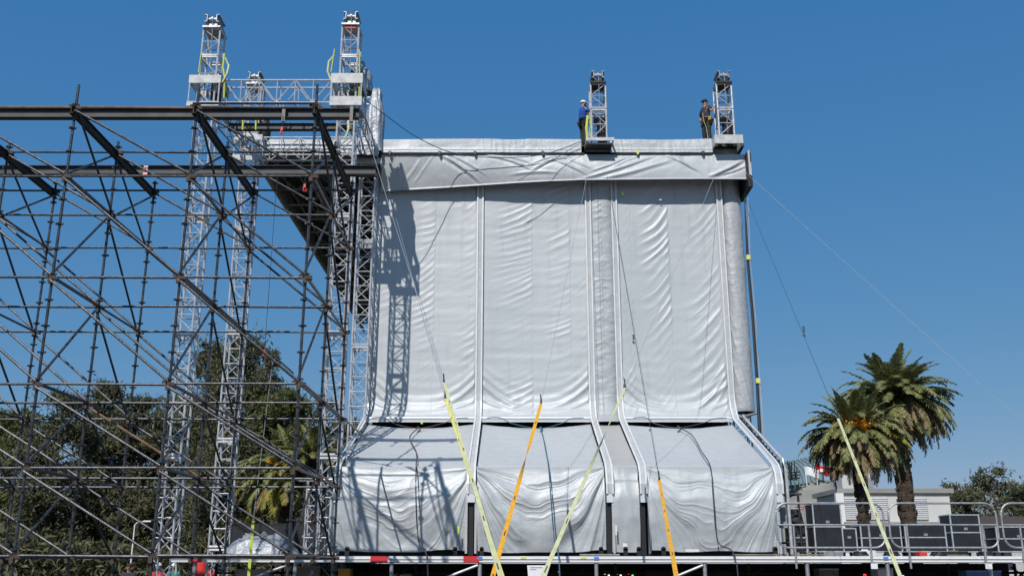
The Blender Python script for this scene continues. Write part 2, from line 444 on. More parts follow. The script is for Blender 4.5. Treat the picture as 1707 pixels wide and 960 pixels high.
# dark roof end and the side steelwork on the right of the slope
MB().box((1.75, 31.75, 15.30), (12.7, 1.35, .05)).build('light_block', M['dark'], house)  # unseen board added to block sunlight leaking in behind the fascia
MB().box((-8.82, 43.5, 15.45), (.04, 24.4, .90)).build('roof_side', M['roofdark'], house)
MB().box((8.16, 31.5, 14.75), (.16, 1.5, 1.25)).build('roof_end', M['black'], house)
sd = MB()
tp = [(7.50, 31.3, 6.35), (7.50, 27.0, 4.50), (7.50, 26.8, 4.2), (7.50, 26.8, 1.95)]
sd.path(tp, .045, 8)
sd.build('side_tube', M['alu'], house)
b = MB(); 
for k in range(14):
    t = k/13; y = 31.2 - 4.0*t; z = 6.22 - 1.75*t
    b.box((7.41, y, z-.02), (.10, .05, .16), 0)
b.box((7.41, 29.2, 5.26), (.02, 4.7, .05), 0, M=Matrix.Rotation(math.atan2(1.75, 4.0), 3, 'X'))
b.build('side_bracket', M['dark'], house)
b = MB(); b.tube((7.5, 31.6, 6.35), (8.0, 31.2, 6.45), .04); b.build('outrigger_stub', M['steel2'], house)
# scaffold stack beside the right drape
for x, y in ((7.62,27.4),(7.95,27.4),(7.62,28.6),(7.95,28.6)):
    MB().tube((x,y,1.95),(x,y,4.15 if x<7.7 else 3.6), .035).build('side_post', M['dark'], house)
for z in (2.3,2.75,3.2,3.6):
    b = MB(); b.tube((7.55,27.4,z),(8.05,27.4,z),.028); b.tube((7.62,27.4,z),(7.62,28.6,z),.028); b.tube((7.95,27.4,z),(7.95,28.6,z),.028)
    b.build('side_rung', M['dark'] if z != 3.2 else M['steel2'], house)
MB().box((7.45, 27.2, 2.95), (.10,.3,.55)).build('side_plate', M['steel2'], house)

# ---- silver wall covers
def wallcover(x0, x1, seeds, amp, up, seam=.52, name='wall_tarp', label='', m=None, cushion=0.0, swag=True, dark=None):
    W = x1-x0; H = sum(math.hypot(PROF[i][0]-PROF[i+1][0], PROF[i][1]-PROF[i+1][1]) for i in range(5))
    ss = np.linspace(0, H, 460); yz = np.array([prof(s) for s in ss])
    def fn(U, V):
        s = (1-V)*H
        Y = np.interp(s, ss, yz[:,0]); Z = np.interp(s, ss, yz[:,1]); X = x0 + U*W
        h = np.zeros_like(X)
        nst = len(seam)-1
        for k in range(nst):
            a, b = seam[k], seam[k+1]
            t = np.clip((U-a)/(b-a), 0, 1); ins = (U >= a) & (U <= b)
            env = sstep(.05,.75,t)*(1-sstep(.93,1.0,t))
            rise = up[k]*(t**1.8)
            p = Z - rise + .06*fbm(X*.8, Z*.8, seeds+5)
            wl = (.23, .36)[seeds == 4]*(1+.12*k)
            wp = p/wl + .55*vn(X*.35, p*.8, seeds+k*7) + .3*vn(X*.9, p*1.4, seeds+k*7+2)
            big = (.5+.5*np.sin(2*np.pi*wp))**1.7 * (.25+.75*sstep(-.3,.6, vn(X*.5+3*k, p*1.9, seeds+k*5+3)))
            mid = ridge(vn(X*.9, p*6.0, seeds+11+k*7), 2.0)
            mod = .22 + .78*sstep(-.35, .4, vn(X*.35, Z*.30, seeds+23+k))
            h += np.where(ins, env*mod*(big*.8 + mid*.22)*amp[k]*.70, 0)
            h -= np.where(ins, .004*np.exp(-((t-1)/.02)**2), 0)
        # horizontal tuck marks everywhere, very shallow
        h += .004*vn(X*.7, Z*5, seeds+31) + .006*fbm(X*.4, Z*.35, seeds+41)
        # bottom swag out of the two corners
        if swag:
            q = np.abs(2*U-1)
            for k, (z0, sg, am, wd) in enumerate(((6.62,.85,.055,.10),(6.92,.9,.03,.12),(6.50,.45,.03,.07),(7.35,.7,.012,.12))):
                c = z0 + sg*(q**2.2) - .3*(1-q)**.7*0
                h += am*np.exp(-((Z-c+.05*vn(X*1.3,Z*0+k,seeds))/wd)**2)*(.35+.65*sstep(.05,.9,q))
            # top gathers
            h += .018*ridge(vn(X*2.4+ (Z-13)*.5, Z*.25, seeds+51))*sstep(12.6, 14.0, Z)
        if cushion:
            h += cushion*np.sqrt(np.clip(1-(2*U-1)**2, 0, 1))
            h += .016*ridge(vn(X*1.4, Z*4.0+.6*np.abs(U-.5), seeds+61)) + .007*vn(X*4, Z*7.5, seeds+62)
            h -= .02*np.exp(-((U-.38)/.02)**2)
        ed = sstep(0,.02,U)*(1-sstep(.98,1,U)); h *= ed
        # a slack billow of the whole sheet
        h -= .10*np.sin(math.pi*U)*np.sin(math.pi*np.clip((Z-6.3)/9,0,1))*.6
        nrm_z = np.interp(s, ss, np.linspace(0,0,460))
        return X, Y - h, Z
    nu = max(60, int(W*48)); nv = 430
    return cloth(name, fn, nu, nv, m or M['tarp_smooth'], label=label, group=None)
wallcover(-4.72,-1.21, 1, (.012,.022,.018), (.35,.5,.6), (0,.27,.60,1.0), name='wall_tarp', label='silver wall tarpaulin in the left bay, crossed by the tower shadow')
wallcover(-.99, 2.56, 2, (.026,.018,.006), (.55,.35,.3), (0,.49,.85,1.0), name='wall_tarp', label='silver wall tarpaulin in the middle bay with fine creases left of its seam')
wallcover(2.72, 3.47, 3, (.02,.02), (.12,.12), (0,.5,1.0), name='wall_tarp', m=M['crink'], cushion=.16, swag=False, label='narrow puffy silver tarpaulin strip between the middle and right bays')
wallcover(3.63, 7.14, 4, (.02,.065,.075), (.5,1.1,1.3), (0,.14,.52,1.0), name='wall_tarp', label='silver wall tarpaulin in the right bay with long diagonal folds')

# ---- sloping covers
def slope(x0, x1, seed, label, m):
    W = x1-x0
    a = np.array([31.2, 6.06]); b = np.array([27.0, 4.30])
    def fn(U, V):
        sag = (.42*np.sin(math.pi*U)**1.0 if W > 1.5 else 0*U)
        t0 = sag/4.55
        t = t0 + (1-V)*(1.035-t0)
        X = x0+U*W; Y = a[0]+(b[0]-a[0])*t; Z = a[1]+(b[1]-a[1])*t
        # round over the front edge
        ov = np.clip(t-.95, 0, 1); Z = Z - ov*1.6; Y = Y
        h = .008*fbm(X*.5, t*5, seed) + .006*vn(X*.6, t*30, seed+3) - .05*np.sin(math.pi*U)*np.sin(math.pi*np.clip(t,0,1))
        h += .02*ridge(vn(X*.6+2, t*22, seed+9),2.5)*sstep(.8,.95,t)
        return X, Y, Z + h
    return cloth('slope_tarp', fn, max(30,int(W*26)), 160, m, label=label)
slope(-4.68,-1.23, 5, 'sloping silver tarpaulin in the left bay, striped by scaffold shadows', M['tarp_smooth'])
slope(-.97, 2.54, 6, 'sloping silver tarpaulin in the middle bay under the blue rope', M['tarp_smooth'])
slope(2.70, 3.47, 7, 'narrow dusty sloping tarpaulin between the middle and right bays', M['tarp_dull'])
slope(3.64, 7.13, 8, 'sloping silver tarpaulin in the right bay under the dark looped cord', M['tarp_smooth'])

# ---- hanging drapes
def drape(x0, x1, seed, label, amp=1.0, narrow=False):
    W = x1-x0; H = 2.25; ztop = 4.30
    def fn(U, V):
        z = ztop - (1-V)*H; d = ztop - z; X = x0+U*W
        q = np.abs(2*U-1)
        Y = 26.80 - .20*sstep(0,.9,d) + .10*sstep(1.3,2.3,d)
        if narrow:
            h = .02*ridge(vn(X*3.2+.3*z, z*1.2, seed)) + .012*vn(X*4, z*3, seed+2) + .02*np.exp(-((d-.35)/.06)**2)
        else:
            shape = (1-q**1.7)*.92 + .12
            t = d/(shape*H)                               # 0 top .. grows; folds run corner to corner
            tt = t + .10*fbm(X*.8, z*.8, seed+4)
            env = sstep(.02,.25,t)
            f = .5+.5*vn(U*1.3, np.log1p(tt*2.2)*5.0, seed)
            f2 = ridge(vn(U*2.0+5, np.log1p(tt*2.2)*9, seed+9), 4.0)
            fade = sstep(.0,.12,1-q+.02)
            f3 = ridge(vn(U*2.6+9, np.log1p(tt*2.2)*15, seed+12), 3.5)
            h = amp*(.125*(f-.5) + .024*f2 + .012*f3)*env*(.35+.65*fade)*(1-.45*sstep(1.2,3.0,t))
            # upright flutes near the foot
            h += amp*.03*vn(X*1.5+.4*z*(U-.5)*3, z*.5, seed+15)*sstep(1.2,2.2,d)
            h += amp*.016*fbm(X*1.4, z*1.6, seed+20)*sstep(.2,.8,d)
        h *= sstep(0,.03,U)*(1-sstep(.97,1,U))
        zz = z + .05*vn(X*1.1, 0*X, seed+30)*sstep(1.8,2.25,d)
        return X, Y - h, zz
    return cloth('drape_tarp', fn, max(60,int(W*60)), 150, M['tarp'], label=label)
drape(-4.85,-1.19, 31, 'silver drape hanging to the deck in the left bay under scaffold shadows')
drape(-.99, 2.52, 32, 'silver drape hanging to the deck in the middle bay')
drape(2.68, 3.44, 33, 'narrow silver drape hanging between two black slots', narrow=True)
drape(3.66, 7.16, 34, 'silver drape hanging to the deck in the right bay, split by a dark cord', amp=.8)
# rubber feet along the foot of the drapes
for x, lab in zip((-4.35,-1.50,-.80,2.35,3.0,3.35,4.0,6.95), ('leftmost black foot at the drapes','black foot left of the first black slot','black foot just right of the first black slot','black foot left of the second black slot',
        'left one of two black feet under the narrow drape','right one of two black feet under the narrow drape','black foot just right of the third black slot','rightmost black foot by the guard rail')):
    f = MB(); f.box((x,26.42,2.03),(.11,.12,.18)); f.tube((x,26.36,2.12),(x,26.48,2.12),.056,12)
    tag(f.build('ballast_foot', M['black'], origin=(x,26.42,1.94)), lab, 'foot', 'black feet along the foot of the drapes')

# ---- parapet and fascia covers
def parapet(x0, x1, seed, label, y=30.98, z0=15.46, z1=15.98):
    def fn(U, V):
        X = x0+U*(x1-x0); Z = z0+V*(z1-z0)
        Z = Z + .025*vn(X*1.1, 0*X, seed)*V
        h = .012*ridge(vn(X*7+V*.5, V*.8, seed+1),2)*(.3+.7*sstep(-.3,.5,vn(X*.6,0*X,seed+7))) + .02*np.exp(-((V-.25)/.07)**2) + .03*np.exp(-((V-.05)/.08)**2)
        h += .012*fbm(X*1.0, V*1, seed+2)
        return X, y - h, Z
    return cloth('parapet_tarp', fn, int((x1-x0)*40), 26, M['tarp'], label=label, origin=((x0+x1)/2, y, z0))
parapet(-8.75,-4.95, 41, 'grey tarpaulin strip on the roof edge behind the left scaffold')
parapet(-4.55, 2.42, 42, 'long grey tarpaulin strip on the roof edge left of the blue shirted worker')
parapet(3.42, 6.98, 43, 'grey tarpaulin strip on the roof edge between the two workers')
def fascia(U, V):
    x0, x1 = -4.55, 8.08
    X = x0+U*(x1-x0)
    yb = np.where(X < 2.35, 31.42 - (X+4.55)/(2.35+4.55)*.44, 30.98)
    zb = 14.20 + .02*vn(X*.6, 0*X, 5) + np.where(X<2.35, (X+4.55)/6.9*.25, .25)
    Y0 = 31.02; zt = 15.42
    Y = yb + (Y0-yb)*V - .10*np.sin(math.pi*V)*(.6+.4*vn(X*.5, 0*X, 9)); Z = zb + (zt-zb)*V
    h = 0*X
    def crease(p0, p1, wd, am, bend=0.0):
        ax, az = (p0[0]-853)*.021, p0[1]; bx, bz = (p1[0]-853)*.021, p1[1]
        dx, dz = bx-ax, bz-az; L2 = dx*dx+dz*dz; L = math.sqrt(L2)
        t = ((X-ax)*dx+(V-az)*dz)/L2; d = ((X-ax)*dz-(V-az)*dx)/L
        d = d + bend*np.sin(np.pi*np.clip(t,0,1)) + .015*vn(t*3+ax, 0*t, 3)
        g = np.exp(-(d/wd)**2) - .45*np.exp(-((d-wd*1.8)/(wd*1.3))**2)
        return am*g*sstep(-.12,.25,t)*(1-sstep(.70,1.1,t))
    for p0,p1,wd,am,bd in (((735,1.0),(803,.08),.045,.040,.05),((742,1.0),(778,.45),.03,.022,.0),((752,1.0),(812,.30),.035,.025,.03),((722,.95),(690,.15),.04,.018,.0),((702,.85),(668,.1),.05,.022,.03),((662,.95),(668,.2),.04,.02,.0),
        ((812,.97),(885,.42),.04,.03,.10),((885,.42),(958,.92),.04,.03,.10),((828,.95),(885,.66),.03,.02,.06),((885,.66),(950,.97),.03,.02,.06),((850,.3),(930,.30),.05,.025,.05),
        ((968,.06),(1088,.92),.05,.035,-.06),((998,.05),(1120,.80),.06,.030,-.07),((985,.35),(1048,.92),.035,.024,-.04),((1020,.5),(1066,.97),.03,.016,0),((1108,.97),(1165,.22),.045,.030,.05),((1122,.95),(1148,.42),.03,.018,0),
        ((1178,.14),(1236,.78),.06,.060,-.07),((1196,.18),(1238,.52),.04,.030,-.03),((915,.85),(978,.20),.04,.025,.03),((930,.95),(985,.42),.03,.018,0)):
        h += crease(p0,p1,wd,am,bd)
    h += .006*ridge(vn(X*4.5, V*.7, 14),2)*sstep(.5,1,V) + .012*vn(X*.9, V*1.1, 15)
    h += .008*fbm(X*1.5, V*2, 13) + .05*np.exp(-((V-.0)/.03)**2)
    return X, Y - h, Z
cloth('fascia_tarp', fascia, 620, 60, M['tarp'], label='wide silver fascia tarpaulin across the roof front, its lower edge shading the wall', origin=(1.8,31,14.4))
b = MB(); b.tube((8.16,30.95,14.45),(8.24,30.95,14.4),.02); b.box((8.16,30.9,15.0),(.06,.35,.9)); b.box((8.2,30.8,14.75),(.03,.2,.5))
tag(b.build('loose_flap', M['tarp'], origin=(8.16,30.9,14.6)), 'torn tarpaulin flap at the right corner of the roof', 'tarpaulin')

# ---- wrapped round column at right
def col_fn(U, V):
    a = -math.pi*1.0 + U*2*math.pi*.999
    zb, zt = 6.55, 15.1
    Z = zb + V*(zt-zb)
    r = .375 + .010*ridge(vn(np.cos(a)*2.2+Z*1.1, Z*2.2+np.sin(a)*1.2, 71),2) + .006*vn(a*3, Z*7, 72) + .022*ridge(vn(np.sin(a)*1.6+Z*.75, Z*.35,73),4)
    r = r - .015*np.exp(-((V)/.008)**2)
    cx = 7.66 + 0*Z
    return cx + r*np.sin(a)*1.0, 31.9 - r*np.cos(a)*.9, Z
wc = thing('wrapped_column', 'round column wrapped in silver tarpaulin at the right end of the wall', 'column', (7.66, 31.9, 1.95))
cloth('cover', col_fn, 110, 420, M['crink'], parent=wc)
def lattice(mb, X, Y, z0, z1, w_=.52, r=.026, rb=.013, pitch=.5, mi=0, dx=0, ph=0):
    h = w_/2
    cs = [(X-h,Y-h),(X+h,Y-h),(X+h,Y+h),(X-h,Y+h)]
    for c in cs: mb.tube((*c,z0),(*c,z1), r, 8, mi)
    n = max(1, round((z1-z0-.1)/pitch)); st = (z1-z0-.08)/n
    for k in range(4):
        a = cs[k]; b = cs[(k+1) % 4]
        for q in range(n+1):
            z = z0+.04+q*st; mb.tube((*a,z),(*b,z), rb*(1.7 if q in (0,n) else 1.0), 6, mi)
        for q in range(n):
            za = z0+.04+q*st; zb = za+st
            if (q+k+ph) % 2: za, zb = zb, za
            mb.tube((*a,za),(*b,zb), rb, 6, mi)
for z0, z1 in ((1.95,4.4),(4.42,6.9)):
    b = MB(); lattice(b, 7.56, 31.95, z0, z1, .55); b.build('truss_segment', M['dark'], wc)

# ================================================================ LATTICE TOWERS
def seg_tower(name, label, X, Y, z0, ztop, joints, w_=.52, sleeve=None, head=True, group=None, hoist=True, m='alu'):
    t = thing(name, label, 'truss tower', (X, Y, z0), group)
    zs = [z0] + [j for j in joints if z0 < j < ztop] + [ztop]
    for i in range(len(zs)-1):
        b = MB(); lattice(b, X, Y, zs[i]+.015, zs[i+1]-.015, w_, .034, .017, .5, ph=i)
        for zz in (zs[i]+.04, zs[i+1]-.04):
            for s in (-1,1):
                b.box((X+s*0, Y+s*w_/2, zz), (w_, .035, .05)); b.box((X+s*w_/2, Y, zz), (.035, w_, .05))
        b.build('truss_segment', M[m], t)
    if head:
        hb = MB(); hb.box((X, Y+.02, ztop-.02), (w_+.04, w_+.25, .06)); hb.box((X, Y+.05, ztop+.07), (.30,.62,.12))
        h = hb.build('head_block', M['dark'] if Y > 30 and X > 0 else M['steel2'], t)
        for s in (-1,1):
            c = MB(); xx = X + s*.15
            c.box((xx, Y-.02, ztop+.27), (.02,.72,.26)); c.box((xx+s*.035, Y-.02, ztop+.39), (.08,.72,.02)); c.box((xx+s*.035, Y-.02, ztop+.15), (.08,.72,.02))
            c.build('channel', M['steel2'], h)
        c = MB(); c.tube((X-.13,Y-.25,ztop+.27),(X+.13,Y-.25,ztop+.27),.075,14); c.tube((X-.03,Y-.25,ztop+.27),(X+.03,Y-.25,ztop+.27),.11,16)
        c.build('pulley', M['steel2'], h); c = MB()
        c.tube((X-.13,Y+.22,ztop+.27),(X+.13,Y+.22,ztop+.27),.09,14)
        c.build('pulley', M['steel2'], h)
        MB().tube((X+.02,Y-.33,ztop+.2),(X+.05,Y-.20,ztop-1.9),.014,6).build('chain', M['steel2'], t)
    if sleeve:
        for (za, zb) in sleeve:
            b = MB(); s_ = .46
            for sy in (-1,1):
                b.box((X, Y+sy*s_, (za+zb)/2), (.98,.04,zb-za)); b.box((X+sy*s_, Y, (za+zb)/2), (.04,.88,zb-za))
            b.build('sleeve_plate', M['aluw'], t)
        za = min(s[0] for s in sleeve); zb = max(s[1] for s in sleeve)
        b = MB()
        for sx in (-1,1):
            for sy in (-1,1): b.tube((X+sx*.455, Y+sy*.452, za), (X+sx*.455, Y+sy*.452, zb), .026, 8)
        b.build('sleeve_post', M['alu'], t)
    return t
J = [1.3, 4.6, 8.1, 11.7, 15.2, 17.0]
A = seg_tower('truss_tower', 'tall aluminium truss tower at the far left, front one of the left pair', -9.46, 27.3, 0, 18.0, J, sleeve=[(15.18,15.33),(15.95,16.22)])
B = seg_tower('truss_tower', 'shorter looking rear aluminium truss tower of the left pair, black hoist bag near its top', -9.08, 31.0, 0, 18.0, [x+.9 for x in J[:4]]+[16.1], w_=.50, sleeve=[(15.0,15.2),(15.75,15.95)])
Cc = seg_tower('truss_tower', 'tall aluminium truss tower with red band under its head, right of the bridge truss', -5.09, 27.3, 0, 18.1, J, sleeve=[(15.2,15.5),(15.95,16.28)])
D = seg_tower('truss_tower', 'aluminium truss tower rising beside the left edge of the silver wall', -4.98, 31.2, 0, 17.6, [x+.5 for x in J[:4]]+[16.0], sleeve=[(14.95,15.15)], head=False)
E = seg_tower('roof_mast', 'short truss mast on the roof beside the worker in blue', 3.03, 31.0, 15.85, 18.04, [17.02], sleeve=[(15.72,15.84)])
F = seg_tower('roof_mast', 'short truss mast at the right roof corner beside the worker in charcoal', 7.46, 31.0, 15.95, 18.04, [17.02], sleeve=[(15.62,15.94)])
MB().box((-5.09, 27.02, 18.0), (.34,.05,.10)).build('red_band', M['red'], Cc)
MB().box((3.0, 30.75, 15.6), (.9,.5,.05)).build('base_plate', M['dark'], E)

# bridge trusses between the towers
def bridge(a, b, zlo, zhi, w_, label, m='alu', chord=.028, n=6):
    a = Vector(a); b = Vector(b); d = (b-a); L = d.length; d.normalize(); sd = Vector((0,0,1)).cross(d)*w_/2
    t = thing('bridge_truss', label, 'truss', (a+b)/2)
    for s in (-1,1):
        mb = MB()
        for z in (zlo,zhi): mb.tube(a+sd*s+Vector((0,0,z)), b+sd*s+Vector((0,0,z)), chord)
        for q in range(n+1):
            p = a + d*(L*q/n) + sd*s; mb.tube(p+Vector((0,0,zlo)), p+Vector((0,0,zhi)), .017 if 0<q<n else .028, 6)
        for q in range(n):
            p = a + d*(L*q/n) + sd*s; p2 = a + d*(L*(q+1)/n) + sd*s
            za, zb = (zhi,zlo) if q % 2 == 0 else (zlo,zhi)
            mb.tube(p+Vector((0,0,za)), p2+Vector((0,0,zb)), .019, 6)
        mb.build('side_frame', M[m], t)
    mb = MB()
    for z in (zlo,zhi):
        for q in range(n+1):
            p = a + d*(L*q/n); mb.tube(p-sd+Vector((0,0,z)), p+sd+Vector((0,0,z)), .017, 6)
    mb.build('cross_bar', M[m], t)
    return t
bridge((-8.95,27.3,0), (-5.6,27.3,0), 15.40, 16.16, .5, 'aluminium bridge truss joining the two tall front towers')
bridge((-8.6,31.0,0), (-5.5,31.0,0), 15.3, 15.95, .45, 'rear bridge truss at the roof edge behind the front one', n=5)
bridge((-9.35,27.85,0), (-9.1,30.5,0), 15.25, 15.85, .4, 'short side truss joining the left pair of towers', m='steel2', n=4)
bridge((-5.06,27.85,0), (-5.0,30.6,0), 15.25, 15.85, .4, 'short side truss joining the right pair of towers', m='steel2', n=4)
for (x0,x1,y,z,h,lab) in ((-8.9,-4.95,27.75,14.9,.22,'dark steel beam under the front bridge truss'),(-9.3,-4.6,30.6,14.55,.26,'dark steel beam under the rear bridge truss')):
    b = MB(); b.ibeam((x0,y,z),(x1,y,z),h,.16, .016, 0, 1)
    tag(b.build('steel_beam', [M['beam'],M['beamf']], origin=((x0+x1)/2,y,z)), lab, 'beam')

# hoists with bags on the towers
def hoist(X, Y, Z, label, bag=True):
    t = thing('chain_hoist', label, 'hoist', (X,Y,Z))
    b = MB(); b.tube((X-.2,Y,Z),(X+.2,Y,Z),.13,14); b.box((X,Y,Z),(.16,.26,.30)); b.build('motor_body', M['hook'], t)
    if bag:
        b = MB(); pts = [(X+.08,Y+.02,Z-.08),(X+.10,Y+.02,Z-.2),(X+.10,Y+.02,Z-.45),(X+.10,Y+.02,Z-.75),(X+.10,Y+.02,Z-.86)]
        b.path(pts, [.13,.19,.20,.19,.10], 14); b.build('chain_bag', M['black'], t, smooth=True)
    MB().tube((X,Y,Z+.1),(X,Y,Z+.55),.012,6).build('chain', M['steel2'], t)
    return t
hoist(-8.75,31.0,16.75,'dark hoist with hanging chain bag beside the rear left tower')
hoist(-9.35,27.4,16.45,'hoist inside the far left front tower')
hoist(-5.0,27.5,16.5,'hoist inside the tower with the red band')
hoist(3.08,31.15,16.75,'black hoist inside the mast by the worker in blue')
hoist(7.5,31.15,16.75,'black hoist inside the mast by the worker in charcoal')

# silver bags over hoists
def bagfn(X, Y, z0, z1, rx, ry, seed, taper=.75, lean=.1):
    def fn(U, V):
        a = -math.pi + U*2*math.pi
        k = np.where(V < .88, 1.0 + (taper-1)*sstep(.45,.88,V), taper*np.sqrt(np.clip(1-((V-.88)/.12)**2*.96,0,1)))
        k = k*(1+.07*vn(V*2.5, 0*V, seed))
        f = 1 + .17*ridge(vn(np.cos(a)*2.6+V*.5, np.sin(a)*2.6+V*1.2, seed),3) + .07*vn(a*3, V*6, seed+1)
        # squarish section
        sq = 1/np.maximum(np.abs(np.cos(a)),np.abs(np.sin(a)))**.5
        return X + lean*V + rx*k*f*sq*np.sin(a), Y - ry*k*f*sq*np.cos(a), z0+(z1-z0)*V + .04*vn(a*2, V*3, seed+3)
    return fn
cloth('hoist_cover', bagfn(-4.82,31.0,15.45,17.95,.31,.30,81,.55,.02), 90, 120, M['foil'], label='tall crumpled silver bag covering the mast at the left end of the roof', cat='cover')
cloth('hoist_cover', bagfn(-4.86,27.95,16.2,17.35,.34,.30,82,.42,-.05), 70, 60, M['foil'], label='small pointed silver bag behind the tower with the red band', cat='cover')
cloth('hoist_cover', bagfn(-5.05,30.6,15.12,15.85,.42,.3,83,.7,0), 80, 50, M['foil'], label='low crumpled silver cover at the foot of the tall bag', cat='cover')

# slings
def sling(pts, label, m='lime', r=.022):
    b = MB(); b.path(pts, r, 6); tag(b.build('sling', M[m], origin=pts[0]), label, 'sling')
sling([(-9.02,27.1,17.1),(-9.0,27.0,16.6),(-8.9,26.95,16.2),(-8.86,26.95,15.5)], 'lime sling hanging right of the far left front tower', r=.03)
sling([(-9.72,27.0,17.0),(-9.74,27.0,16.4)], 'short lime sling left of the far left front tower')
sling([(-8.95,27.0,16.9),(-8.8,26.95,16.6),(-8.82,26.9,16.3),(-8.95,26.9,16.0)], 'cream sling looped beside the far left front tower', 'pale', .035)
sling([(-5.55,27.0,17.0),(-5.7,26.95,16.75),(-5.72,26.95,16.4),(-5.6,26.95,16.1)], 'cream sling looped left of the tower with the red band', 'pale', .035)
sling([(-5.55,26.98,17.2),(-5.62,26.98,16.4)], 'thin lime sling left of the tower with the red band')
sling([(-4.78,27.0,17.2),(-4.72,26.95,16.2),(-4.7,26.9,15.5)], 'long lime sling right of the tower with the red band')
sling([(-8.3,27.2,15.0),(-8.28,27.2,14.55)], 'pair of lime slings under the front bridge truss, left one', r=.03)
sling([(-7.9,27.2,15.0),(-7.88,27.2,14.55)], 'pair of lime slings under the front bridge truss, right one', r=.03)
sling([(-5.05,27.1,15.1),(-5.0,27.05,14.5),(-5.1,27.05,14.2)], 'pale yellow sling below the sleeve of the tower with the red band', 'pale', .04)
sling([(-6.9,31-.1,15.6),(-6.9,30.85,15.1)], 'yellow sling on the rear bridge truss', 'yellow', .035)

# ================================================================ NEAR SCAFFOLD
scf = thing('scaffold', 'tall dark steel tube scaffold with rusty couplers standing at the left', 'scaffold', (-8.6, 19.5, 0))
XC = [-13.45,-11.05,-8.65,-6.25,-3.88]; YR = [17.4,19.55,21.8]; ZL = [1.85,3.35,4.86,6.88,8.92,10.38]
ZTOP = 10.9
def wob(a): return a + random.uniform(-.012,.012)
for x in XC:
    for y in YR:
        b = MB(); b.tube((x,y,0),(wob(x),wob(y),ZTOP-(.25 if y>18 else 0)), .027, 10)
        z = .45 + (y-17)*.03
        while z < ZTOP-.3:
            b.tube((x,y,z-.012),(x,y,z+.012), .062, 8, 0); b.box((x,y,z),(.15,.045,.028),0); z += .5
        for z in ZL:
            b.box((x+.05,y-.02,z),(.15,.10,.07),1,.3); b.box((x-.06,y-.01,z+.04),(.10,.09,.06),1,-.4)
            b.box((x+.0,y-.05,z-.06),(.07,.07,.10),1)
        b.box((x,y,.03),(.16,.16,.01)); b.build('standard', [M['steel'],M['rust']], scf)
for iy, y in enumerate(YR):
    for z in ZL:
        for k in range(len(XC)-1):
            b = MB(); b.tube((XC[k]+.04,y-.035,z+.012),(XC[k+1]-.04,y-.035,z+random.uniform(-.01,.012)), .0245, 8)
            b.build('ledger', M['rusttube'] if (iy==0 and z>10 and k<3) else M['steel'], scf)
for ix, x in enumerate(XC):
    for z in ZL[:-1]:
        for k in range(2):
            b = MB(); b.tube((x+.03,YR[k],z),(x+.03,YR[k+1],z), .0245, 8)
            if k == 0: b.tube((x+.03,YR[k],z+.02),(x+.03,YR[k+1],z+.02), .0245, 8)
            b.build('transom', M['steel'], scf)
    b = MB(); b.ibeam((x,YR[0]-.15,10.30),(x,YR[2]+.1,10.30), .17,.09,.014)
    b.build('depth_beam', M['beamf'], scf)
def dia(a, b_, name='diagonal_brace', r=.0245, m='steel'):
    b = MB(); b.tube(a, b_, r, 8); b.build(name, M[m], scf)
for iy, y in enumerate(YR):
    for k in range(len(XC)-1):
        for q in range(len(ZL)-1):
            if iy == 2 and q in (0,): continue
            dia((XC[k],y-.07,ZL[q+1]-.05),(XC[k+1],y-.07,ZL[q]+.05), m=('rusttube' if iy==1 and q==1 and k==2 else 'steel'))
for ix, x in enumerate(XC):
    for q in range(len(ZL)-1):
        dia((x-.05,YR[0],ZL[q]+.04),(x-.05,YR[1],ZL[q+1]-.04))                    # front bay rises backwards
        dia((x-.05,YR[1],ZL[q+1]-.04),(x-.05,YR[2],ZL[q]+.04))                    # rear bay falls backwards
    dia((x+.05,YR[0],10.35),(x+.05,YR[1],8.95)); dia((x+.05,YR[1],8.9),(x+.05,YR[2],10.3))
# long doubled tubes running back from the front node, and beams across
dia((-6.2,17.4,6.93),(-6.2,27.0,6.93), 'long_transom'); dia((-3.83,17.4,4.9),(-3.83,26.0,4.9), 'long_transom')
b = MB(); b.ibeam((-17.5,22.2,12.62),(-3.86,22.2,12.62),.25,.18,.018,0,1); b.build('cross_beam', [M['beam'],M['beamf']], scf)
b = MB(); b.ibeam((-16.5,21.4,10.74),(-3.26,21.4,10.74),.23,.17,.018,0,1); b.build('cross_beam', [M['beam'],M['beamf']], scf)
for x in (-15.6,-7.97,-4.95):
    b = MB(); b.tube((x,22.2,0),(x,22.2,12.49),.03,8); b.build('beam_post', M['steel'], scf)
MB().tube((-6.3,17.33,10.46),(-3.9,17.33,10.46),.026).build('top_tube', M['steel'], scf)
pm = at(242.5,286,21.27)
MB().box(pm,(.10,.02,.28)).build('marker_tape', M['white'], scf)
b = MB(); [b.box(pm+Vector((0,-.015,-.09+k*.09)),(.102,.02,.035)) for k in range(3)]; b.build('marker_stripe', M['red'], scf)
for px in (473, 586):
    pc = at(px,191,22.06); MB().box(pc,(.08,.06,.42)).build('beam_clamp', M['hook'], scf)
